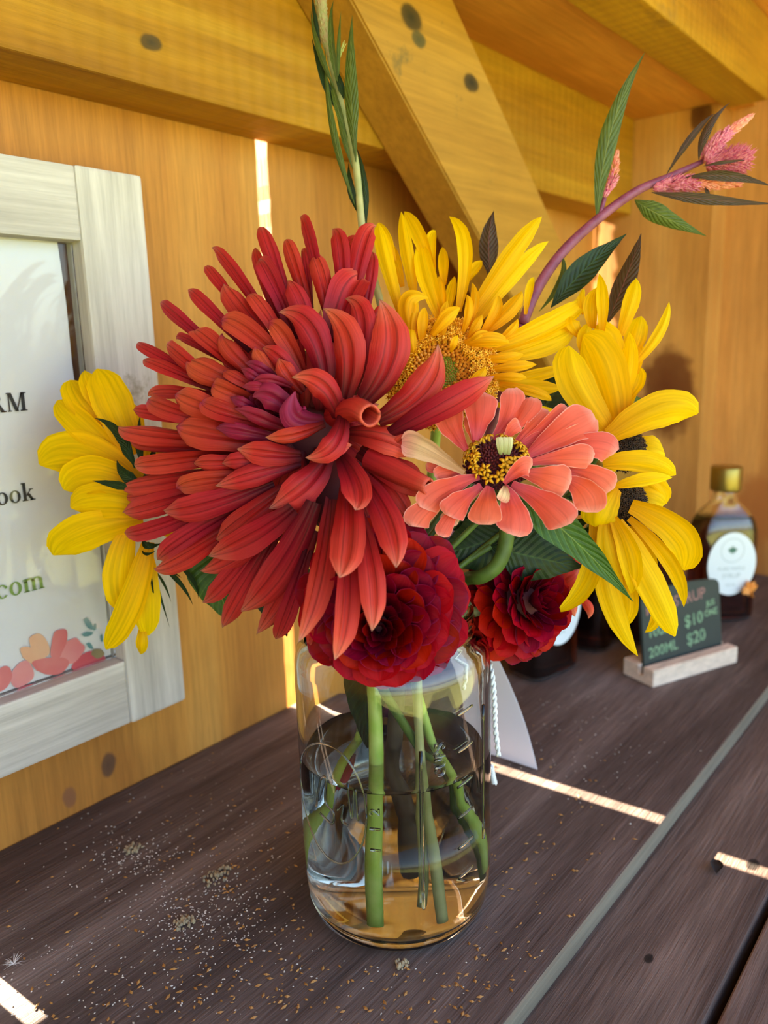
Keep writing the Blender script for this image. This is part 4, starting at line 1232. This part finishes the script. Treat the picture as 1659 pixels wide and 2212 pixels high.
# ---- coral zinnia
zi = empty('zinnia', tuple(P(1073, 1000, .37)))
tag(zi, 'coral pink zinnia with a ring of yellow star florets around a dark red cone', 'flower', 'cut flowers in the jar')
def t_zi(x, y, L, tip): return .368 - .0016 * L - (y - 984) * .00007 - (.002 if tip else 0)
traced(zi, '''
265,150 280,240 360,370 140 3|430,62 428,180 410,320 155 3|600,45 590,170 500,310 112 2|705,92 660,180 560,310 112 2|640,232 600,262 560,320 66 3|800,172 720,235 620,330 86 2
900,165 800,235 640,350 104 2|1035,190 880,270 660,410 165 4|1145,385 990,345 680,430 135 3|1030,415 900,405 680,440 108 5|905,555 800,520 650,490 150 6|1122,585 1020,510 860,470 125 3
1020,700 980,590 860,520 145 4|885,770 790,665 600,550 155 6|612,822 612,700 555,560 160 7|455,765 462,665 480,560 148 6|268,720 325,650 440,560 125 5|225,826 255,750 350,610 74 4
85,775 145,690 300,590 125 3|135,680 230,590 430,510 130 4|20,330 150,372 350,490 118 6 d|200,520 245,490 350,490 84 3|150,440 220,460 320,470 66 2|540,640 560,600 560,560 60 8 d
700,465 645,470 560,548 92 9|380,180 385,260 400,330 60 1|950,200 840,270 640,380 110 1|250,760 290,700 400,580 90 2 d|1000,280 880,320 700,420 100 2
''', (860, 820), 2.44, t_zi, {'': m_zin, 'd': m_zdry}, kind='round', curl=.45, ridge=.02, rseed=41, wk=1.24, wavy=.12, arch=.002, roll=.3)
m_cone = plain('zinnia_cone', '#3a0610', .75, scale=900, col2='#6a1018')
c, r, u_, out = disc_basis(1073, 1010, .368, 0, .95)
dome('cone', c, r, u_, out, .0145, .0105, m_cone, zi)
florets('cone_scales', c, r, u_, out, .0150, 420, .0022, m_cone, zi, 0, 1.0, .0013, .68, False, .7, 9)
m_star = plain('star_floret', '#e0a010', .5, scale=500, col2='#f0b81c')
rz = random.Random(5)
def star_floret(ctr, ax, R):
    e1 = ax.orthogonal().normalized(); e2 = ax.cross(e1); vs, fs = [], []
    a0 = rz.uniform(0, 6)
    S = 6
    for k in range(S):
        an = a0 + 2 * PI * k / S; vs.append(ctr - ax * R * 1.3 + (e1 * math.cos(an) + e2 * math.sin(an)) * R * .22)
    for k in range(S):
        an = a0 + 2 * PI * k / S; vs.append(ctr + (e1 * math.cos(an) + e2 * math.sin(an)) * R * .30)
    for k in range(S): fs.append((k, (k + 1) % S, S + (k + 1) % S, S + k))
    for q in range(5):
        an = a0 + 2 * PI * q / 5; d = e1 * math.cos(an) + e2 * math.sin(an); p = e2 * math.cos(an) - e1 * math.sin(an)
        b = len(vs)
        for s_, w_, z_ in ((.15, .26, .05), (.55, .30, .28), (.95, .22, .10), (1.2, .05, -.18)):
            for g_ in (-1, 1): vs.append(ctr + (d * s_ + p * w_ * g_ + ax * z_) * R)
            vs.append(ctr + (d * s_ + ax * (z_ - .16)) * R)
        for j in range(3):
            o = b + j * 3
            fs += [(o, o + 1, o + 4, o + 3), (o + 1, o + 2, o + 5, o + 4), (o + 2, o, o + 3, o + 5)]
    return mesh('floret', vs, fs, m_star, zi, True)
for i in range(27):
    a = 2 * PI * i / 27 + rz.uniform(-.08, .08)
    q = rz.uniform(.62, .95)
    d = r * math.cos(a) + u_ * math.sin(a)
    pz = c + d * .0150 * q + out * (.0105 * (1 - q * q) + .0055)
    star_floret(pz, (out + d * .7).normalized(), .0027)
m_pale_f = petal_mat('pale_floret', [(0, '#b8c070'), (1, '#e6e6b4')], streak=.2, lines=.2, rough=.6, trans=.2)
b_ = P(1093, 985, .358)
for dx in (-10, 0, 10):
    petal('pale_floret', P(1090 + dx * .7, 982, .3575), P(1090 + dx, 962, .356), P(1090 + dx * 1.15, 944, .357), .0032, 'tube', m_pale_f, zi, curl=.6, nv=6, nu=4)
# hooked stem under the zinnia
tube('stem', [P(1070, 1040, .378), P(1090, 1110, .380), P(1094, 1165, .380), P(1076, 1218, .381), P(1040, 1246, .385), P(985, 1262, .400), neck(va - .4, .024), Vector((JX + .016, JY - .018, .060)), Vector((JX + .022, JY - .022, .012))],
     [.0040, .0038, .0037, .0037, .0036, .0034, .0026, .0019, .0018], m_stem_d, zi, 14, 6)

# ---- crimson ball dahlias
def ball_dahlia(label, px, py, t, R, tx, ty, n, seed, flat=.6, ox=0., oy=0.):
    """rosette of cupped petals; flat squashes it along its own axis"""
    rr = random.Random(seed)
    c = P(px, py, t); out = ((CAM - c).normalized() + RIGHT * tx + DOWN * ty).normalized()
    e1 = (RIGHT - out * RIGHT.dot(out)).normalized(); e2 = out.cross(e1)
    root = empty('ball_dahlia', tuple(c)); tag(root, label, 'flower', 'cut flowers in the jar')
    q_ = out.to_track_quat('Z', 'Y')
    ball('receptacle', c - out * R * .05, R * .5, m_rec, root, (1, 1, flat), q_)
    shift = e1 * ox * R + e2 * oy * R
    rings = [(3, .10, .12, .46), (5, .18, .17, .50), (7, .28, .22, .52), (9, .40, .29, .50), (11, .54, .37, .44), (13, .69, .43, .33), (15, .84, .47, .18), (16, .98, .48, -.02), (15, 1.03, .46, -.22)]
    rings = rings if n > 80 else [r_ for r_ in rings if r_[0] != 9]
    for k, (cnt, rad_, wd, hh) in enumerate(rings):
        for i in range(cnt):
            a = 2 * PI * (i + (k % 2) * .5) / cnt + rr.uniform(-.12, .12)
            d = e1 * math.cos(a) + e2 * math.sin(a)
            rq = rad_ * rr.uniform(.94, 1.05)
            cc = c + shift * (1 - rad_)
            h_ = hh * flat / .5
            b = cc + d * R * rad_ * .35 + out * R * (h_ * .55 - .10)
            t_ = cc + d * R * rq + out * R * (h_ + rr.uniform(-.03, .03))
            m_ = (b + t_) * .5 + out * R * .06 - (out * R * .10 if k < 4 else out * 0)
            inward = (out * (.35 + .65 * rad_) - d * (1 - rad_) * .9).normalized()
            mt = m_crim if (rad_ < .6 or rr.random() < .4) else m_crim_r
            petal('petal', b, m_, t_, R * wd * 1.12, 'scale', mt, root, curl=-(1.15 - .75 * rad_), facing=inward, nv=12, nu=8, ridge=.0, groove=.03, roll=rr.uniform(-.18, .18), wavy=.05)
    return root, c
bd, c1 = ball_dahlia('deep crimson ball dahlia at the front over the jar rim, under the big red bloom', 828, 1304, .347, .0385, -.04, .10, 86, 2, .50, -.05, -.30)
stem_to_jar(bd, c1 - Vector((0, 0, .0)) + FWD * .01, va + .3, m_stem, .003)
bd2, c2 = ball_dahlia('smaller crimson dahlia behind the hooked stem, turned right under the zinnia leaves', 1122, 1302, .405, .0300, .75, -.10, 74, 8, .8)
stem_to_jar(bd2, c2, va - 1.2, m_stem_p, .0026)
# coral dahlia peeping out on the right, low behind
cd_ = empty('cactus_dahlia', tuple(P(1220, 1290, .43)))
tag(cd_, 'coral red dahlia mostly hidden low on the right, only drooping petal tips showing', 'flower', 'cut flowers in the jar')
def t_cd(x, y, L, tip): return .430 - .004 * L
traced(cd_, '''
1325,585 1320,480 1370,330 64 3|1175,585 1200,520 1230,430 52 1|1545,430 1545,370 1480,310 46 1|1480,420 1440,350 1400,280 90 2|1270,420 1330,330 1400,250 80 2|1500,180 1460,220 1400,260 90 1|1600,150 1540,200 1440,260 90 0
1440,130 1430,190 1400,250 90 1|1380,470 1370,380 1380,300 70 1|1530,300 1480,290 1400,280 90 1|1300,300 1340,290 1400,280 80 1|1350,200 1370,230 1400,270 80 1|1480,60 1470,140 1420,220 70 0
''', (600, 1150), 2.304, t_cd, {'': m_coral}, kind='cactus', curl=1.0, rseed=51)
stem_to_jar(cd_, P(1200, 1270, .435), va - 1.6, m_stem_p, .0026)

# ---- celosia, right
ce_ = empty('celosia', tuple(P(1135, 690, .43)))
tag(ce_, 'celosia stem arching up to the right, purple stalk with feathery pink flower spikes', 'flower', 'cut flowers in the jar')
cst = [P(1128, 700, .428), P(1160, 625, .430), P(1215, 545, .432), P(1293, 472, .434), P(1375, 413, .436), P(1450, 380, .438), P(1515, 350, .440)]
tube('stem', cst, [.0030, .0030, .0028, .0026, .0024, .0020, .0014], m_stem_v, ce_, 12, 6)
tube('lower_stem', [P(1128, 700, .428), P(1080, 860, .445), P(1000, 1100, .455), neck(va + PI - .2, .02), Vector((JX + .020, JY + .022, .09))], .0028, m_stem_v, ce_, 10, 6)
OC = (1130, 100); KC = 3.136
def t_ce(x, y, L, tip): return .436 - .003 * L + (.004 if tip else 0)
traced(ce_, '''
825,40 600,560 500,1165 118 1 g|1300,455 1160,590 970,870 44 0|1402,380 1250,560 1190,775 54 1|1240,1285 940,1150 755,1040 118 1 g|1700,955 1400,880 1100,890 62 2|1720,1070 1280,1040 870,990 66 2|1527,770 1370,785 1220,812 22 3
700,1270 430,1500 190,1770 160 4 d|800,1268 700,1560 560,1890 140 7|235,1385 265,1560 105,1800 44 2 g|1270,1005 1250,990 1230,950 24 1
''', OC, KC, t_ce, {'': m_leaf_b, 'g': m_leaf_c, 'd': m_leaf_d}, kind='leaf', curl=.5, ridge=.0, rseed=61, name='leaf', wavy=.06, wk=1.1, roll=.4)
petal('leaf', P(1060, 605, .440), P(1056, 520, .436), P(1067, 455, .440), px2m(42, .44), 'leaf', m_leaf_b, ce_, curl=.5, wavy=.06)
m_pink = plain('celosia_pink', '#c02870', .6, scale=900, col2='#f2a8b8')
m_pink2 = plain('celosia_tip', '#e0705c', .6, scale=500, col2='#f0a890')
def spike(name, pts, radii, n, ln, mat, parent, seed=1, mat2=None, frac=.75):
    rr = random.Random(seed); d = catmull(pts, 6); fr_ = frames(d); vs, fs, mi = [], [], []
    for i in range(n):
        s = (i + rr.random()) / n; j = min(int(s * (len(d) - 1)), len(d) - 2); u = s * (len(d) - 1) - j
        p = d[j].lerp(d[j + 1], u); t, a, b = fr_[j]
        k = s * (len(radii) - 1); q = min(int(k), len(radii) - 2); R = radii[q] + (radii[q + 1] - radii[q]) * (k - q)
        an = rr.uniform(0, 2 * PI); o = a * math.cos(an) + b * math.sin(an)
        root_ = p + o * R * .35
        tip = p + o * R * rr.uniform(.8, 1.1) + t * ln * rr.uniform(.6, 1.2)
        sd = (tip - root_).normalized().cross(o).normalized() * ln * .16
        mm = root_.lerp(tip, .5)
        b0 = len(vs); vs += [root_, mm + sd, mm - sd, tip, mm + o * ln * .12]
        fs += [(b0, b0 + 1, b0 + 4), (b0, b0 + 4, b0 + 2), (b0 + 1, b0 + 3, b0 + 4), (b0 + 4, b0 + 3, b0 + 2)]
        mi += [1 if s > frac else 0] * 4
    ob = mesh(name, vs, fs, [mat, mat2 or mat], parent)
    for p, m in zip(ob.data.polygons, mi): p.material_index = m
    ob['kind'] = 'stuff'
    return ob
def pc(x, y, t): return P(OC[0] + x / KC, OC[1] + y / KC, t)
spike('flower_spike', [pc(1220, 790, .438), pc(1330, 640, .436), pc(1520, 490, .438)], [.0055, .0062, .0040, .0030, .0010], 560, .0050, m_pink, ce_, 1, m_pink2, .62)
spike('flower_spike', [pc(1230, 800, .438), pc(1360, 790, .436), pc(1480, 770, .436)], [.0055, .0085, .0095, .0080], 620, .0050, m_pink, ce_, 2)
spike('flower_spike', [pc(870, 960, .436), pc(1100, 930, .434), pc(1440, 935, .436)], [.0030, .0056, .0056, .0038, .0014], 620, .0046, m_pink, ce_, 3, m_pink2, .6)
spike('flower_spike', [pc(550, 1030, .434), pc(605, 900, .433), pc(636, 730, .434)], [.0016, .0036, .0028, .0008], 220, .0034, m_pink, ce_, 4, m_pink2, .55)
tube('side_stem', [pc(510, 1165, .434), pc(530, 1100, .434), pc(550, 1030, .434)], .0014, m_stem_v, ce_, 8, 4)

# ---- tall green shoot, left of centre
gs = empty('green_celosia', tuple(P(790, 520, .42)))
tag(gs, 'tall upright green celosia shoot with narrow leaves rising above the red dahlia', 'flower', 'cut flowers in the jar')
OG = (640, 0); KG = 4.255
def pg(x, y, t=.420): return P(OG[0] + x / KG, OG[1] + y / KG, t)
tube('stem', [pg(640, 2330, .418), pg(600, 2050, .418), pg(545, 1500, .420), pg(440, 1100, .421), pg(390, 860, .422), pg(300, 520, .422)], [.0021, .0020, .0020, .0020, .0018, .0014], m_stem_p, gs, 10, 6)
tube('lower_stem', [pg(640, 2330, .418), P(830, 700, .428), P(860, 1000, .440), neck(va + PI + .1, .012), Vector((JX - .004, JY + .02, .09))], .0022, m_stem_p, gs, 10, 6)
def t_gs(x, y, L, tip): return .421 - .0015 * L + (.003 if tip else 0)
traced(gs, '''
515,140 500,760 548,1490 125 3|265,400 330,1150 545,1900 66 2|345,0 320,330 395,850 62 2|412,100 390,420 385,840 38 1|135,100 200,430 370,850 56 2|140,335 250,720 400,1060 70 0 d|555,1360 625,1680 640,2110 66 0 d
340,560 400,760 440,920 60 1 d|300,640 370,950 480,1300 60 1|480,1500 500,1720 560,1950 70 0 d|150,-60 170,150 230,420 40 0 d|350,900 420,1200 520,1560 50 1
''', OG, KG, t_gs, {'': m_leaf_c, 'd': m_leaf_d}, kind='leaf', curl=.7, ridge=.0, rseed=71, name='leaf', wavy=.03, wk=1.05)
m_plume = plain('green_plume', '#a88a60', .7, scale=400, col2='#98a060')
spike('flower_spike', [pg(330, 620, .422), pg(260, 330, .422), pg(230, 80, .422), pg(215, -160, .424)], [.0012, .0030, .0036, .0030], 700, .0040, m_plume, gs, 7)
tube('spike_core', [pg(330, 620, .422), pg(260, 330, .422), pg(228, 60, .422), pg(215, -160, .424)], [.0010, .0024, .0030, .0026], m_plume, gs, 10, 5)
spike('side_tuft', [pg(385, 640, .420), pg(400, 520, .420), pg(425, 430, .420)], [.0004, .0008, .0020], 16, .0035, m_pale_f, gs, 8)

# ---- loose foliage in the neck of the jar
def leaf(label, b, m, t, w, mat, kind='leaf', curl=.35, stem_a=None, roll=0, group='leaves among the cut flowers'):
    root = empty('leaf_sprig', tuple(b)); tag(root, label, 'leaf', None)
    petal('leaf', b, m, t, w, kind, mat, root, curl=curl, roll=roll, nv=22, nu=10, wavy=.05, ridge=.0)
    tube('stalk', [b, b.lerp(neck(stem_a or va, .02), .5) + FWD * .004, neck(stem_a or va, .02), neck(stem_a or va, .022) - Vector((0, 0, .004))], [.0016, .0015, .0014, .0012], m_stem_d, root, 8, 5)
    return root
leaf('long pointed green leaf curving down right beneath the zinnia over the yellow petals', P(1100, 1060, .372), P(1222, 1150, .366), P(1368, 1300, .374), px2m(82, .37), m_leaf, 'spear', -.45, va - .9)
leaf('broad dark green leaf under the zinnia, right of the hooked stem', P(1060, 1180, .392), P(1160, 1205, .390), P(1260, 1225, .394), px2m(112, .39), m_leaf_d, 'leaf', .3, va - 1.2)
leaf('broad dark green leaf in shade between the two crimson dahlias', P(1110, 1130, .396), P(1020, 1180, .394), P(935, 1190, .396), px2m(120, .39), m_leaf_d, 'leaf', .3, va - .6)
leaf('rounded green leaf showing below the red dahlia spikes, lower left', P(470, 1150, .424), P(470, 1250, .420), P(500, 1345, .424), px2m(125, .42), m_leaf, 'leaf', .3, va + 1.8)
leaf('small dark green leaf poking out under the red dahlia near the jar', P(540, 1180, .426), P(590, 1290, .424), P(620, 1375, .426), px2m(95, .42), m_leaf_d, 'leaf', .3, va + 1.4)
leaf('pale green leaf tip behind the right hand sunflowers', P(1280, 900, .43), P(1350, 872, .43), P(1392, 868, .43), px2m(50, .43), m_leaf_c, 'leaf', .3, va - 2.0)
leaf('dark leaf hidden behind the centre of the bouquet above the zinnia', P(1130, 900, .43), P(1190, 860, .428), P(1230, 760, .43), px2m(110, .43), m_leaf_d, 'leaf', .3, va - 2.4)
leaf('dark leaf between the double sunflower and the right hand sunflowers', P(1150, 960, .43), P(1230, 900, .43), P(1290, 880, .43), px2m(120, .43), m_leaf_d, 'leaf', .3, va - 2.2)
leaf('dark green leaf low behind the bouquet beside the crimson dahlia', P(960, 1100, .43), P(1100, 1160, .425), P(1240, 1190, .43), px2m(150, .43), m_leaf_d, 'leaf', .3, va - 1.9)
# extra cut stems standing in the water
def in_jar(px, py, t): return P(px, py, t)
def cut_stem(label, pts, r, mat, nm='cut_stem'):
    o = tube(nm, pts, r, mat, None, 12, 5); tag(o, label, 'stem')
def jj(side, depth, z):            # side: right in the picture, depth: away from viewer, metres
    a = Vector((math.cos(va), math.sin(va), 0)); s = Vector((-a.y, a.x, 0))
    return Vector((JX, JY, z)) + s * side - a * depth
cut_stem('thick bright green stem standing on the jar bottom, left of centre', [jj(-.010, -.004, .150), jj(-.009, -.012, .10), jj(-.010, -.020, .05), jj(-.010, -.026, .009)], [.0030, .0036, .0038, .0036], m_stem)
cut_stem('dark brown stem in the middle of the jar ending above the bottom', [jj(.004, .004, .150), jj(.001, .002, .10), jj(-.002, .0, .06), jj(.006, .0, .022)], [.0035, .0042, .0042, .0052], m_stem_b)
cut_stem('thin pale stem right of centre in the jar', [jj(.012, -.008, .150), jj(.012, -.014, .09), jj(.0115, -.018, .05), jj(.009, -.018, .015)], [.002, .002, .0022, .0020], m_stem_p)
cut_stem('thin pale green stem touching the jar bottom right of centre', [jj(.010, -.004, .150), jj(.013, -.016, .08), jj(.016, -.022, .03), jj(.018, -.024, .008)], [.002, .0022, .0026, .0026], m_stem_p)
cut_stem('green stem slanting to the lower right side of the jar', [jj(.004, .006, .150), jj(.018, .004, .09), jj(.030, .0, .05), jj(.037, -.006, .020)], [.0022, .0024, .0026, .0028], m_stem)
cut_stem('green stem slanting to the lower left side of the jar', [jj(-.004, .012, .150), jj(-.014, .010, .10), jj(-.028, .008, .06), jj(-.038, .004, .018)], [.0022, .0026, .0028, .0030], m_stem)
lf = petal('submerged_leaf', jj(-.004, .004, .152), jj(-.013, .006, .118), jj(-.014, .004, .080), .026, 'leaf', m_leaf_d, None, curl=.5)
tag(lf, 'crumpled dark green leaf inside the jar above the water line', 'leaf')
pt = petal('sunken_petal', jj(-.022, .014, .062), jj(-.027, .010, .048), jj(-.033, .006, .034), .010, 'round', m_dahlia_in, None, curl=.4)
tag(pt, 'crimson petal sunk in the water at the left of the jar', 'petal')

c = onz(1545, 1880, -.0127) + Vector((0, 0, .0012))
o = petal('dry_leaf_scrap', c + Vector((-.004, -.002, 0)), c + Vector((.001, .0, .0022)), c + Vector((.007, .003, .0012)), .007, 'leaf', plain('scrap', '#1d1715', .8, scale=100), None, curl=-.9, facing=Vector((0, 0, 1)), wavy=.15)
tag(o, 'dark curled scrap of leaf on the lower plank, right side', 'leaf')

# ------------------------------------------------------------------ card tag on string
m_card = plain('card_white', '#e8e8f2', .5, scale=20, col2='#e2e2ee')
a0 = onz(1160, 1664); a1 = onz(1052, 1628)
b0 = onx(1066, 1405, .442); b1 = b0 + (a1 - a0) * .8
a0.z = a1.z = .0006
nrm = (a1 - a0).cross(b0 - a0).normalized() * .0005
n = 8; vs, fs = [], []
def bow(s): return (a0 - a1).normalized() * .004 * math.sin(s * PI)
for off in (Vector(), nrm):
    for i in range(n + 1):
        s = i / n
        vs += [a0.lerp(b0, s) + bow(s) + off, a1.lerp(b1, s) + bow(s) + off]
m2 = 2 * (n + 1)
for i in range(n):
    k = i * 2
    fs += [(k, k + 1, k + 3, k + 2), (m2 + k + 2, m2 + k + 3, m2 + k + 1, m2 + k), (k, k + 2, m2 + k + 2, m2 + k), (k + 1, m2 + k + 1, m2 + k + 3, k + 3)]
fs += [(0, m2, m2 + 1, 1), (2 * n, 2 * n + 1, m2 + 2 * n + 1, m2 + 2 * n)]
o = mesh('card_tag', vs, fs, m_card, None, False)
tag(o, 'white card tag leaning behind the right side of the jar', 'tag')
m_twine = plain('twine', '#dfe2e6', .9, scale=900, col2='#f2f2f4')
root = empty('twine_string', tuple(P(1040, 1400, .44))); tag(root, 'white cotton string hanging down the right side of the jar to the card tag', 'string')
def twisted(pts, r, name):
    d = catmull(pts, 14); f_ = frames(d)
    for ph in (0, PI):
        q = [p + (a * math.cos(i * .9 + ph) + b * math.sin(i * .9 + ph)) * r * .55 for i, (p, (t, a, b)) in enumerate(zip(d, f_))]
        tube(name, q, r * .62, m_twine, root, 6, 0)
twisted([P(1046, 1398, .425), P(1062, 1450, .412), P(1068, 1510, .410), P(1070, 1570, .412), P(1077, 1633, .416)], .0013, 'strand')
twisted([P(1020, 1398, .45), P(1018, 1430, .46), P(1014, 1480, .462)], .0016, 'strand')
twisted([P(1060, 1655, .44), P(1064, 1675, .442), P(1068, 1692, .444)], .0016, 'strand')
neck_pts = None and [Vector((JX + .0425 * math.cos(2 * PI * k / 30), JY + .0425 * math.sin(2 * PI * k / 30), .147)) for k in range(31)]
#tube('neck_loop', neck_pts, .0011, m_twine, root, 6, 2)
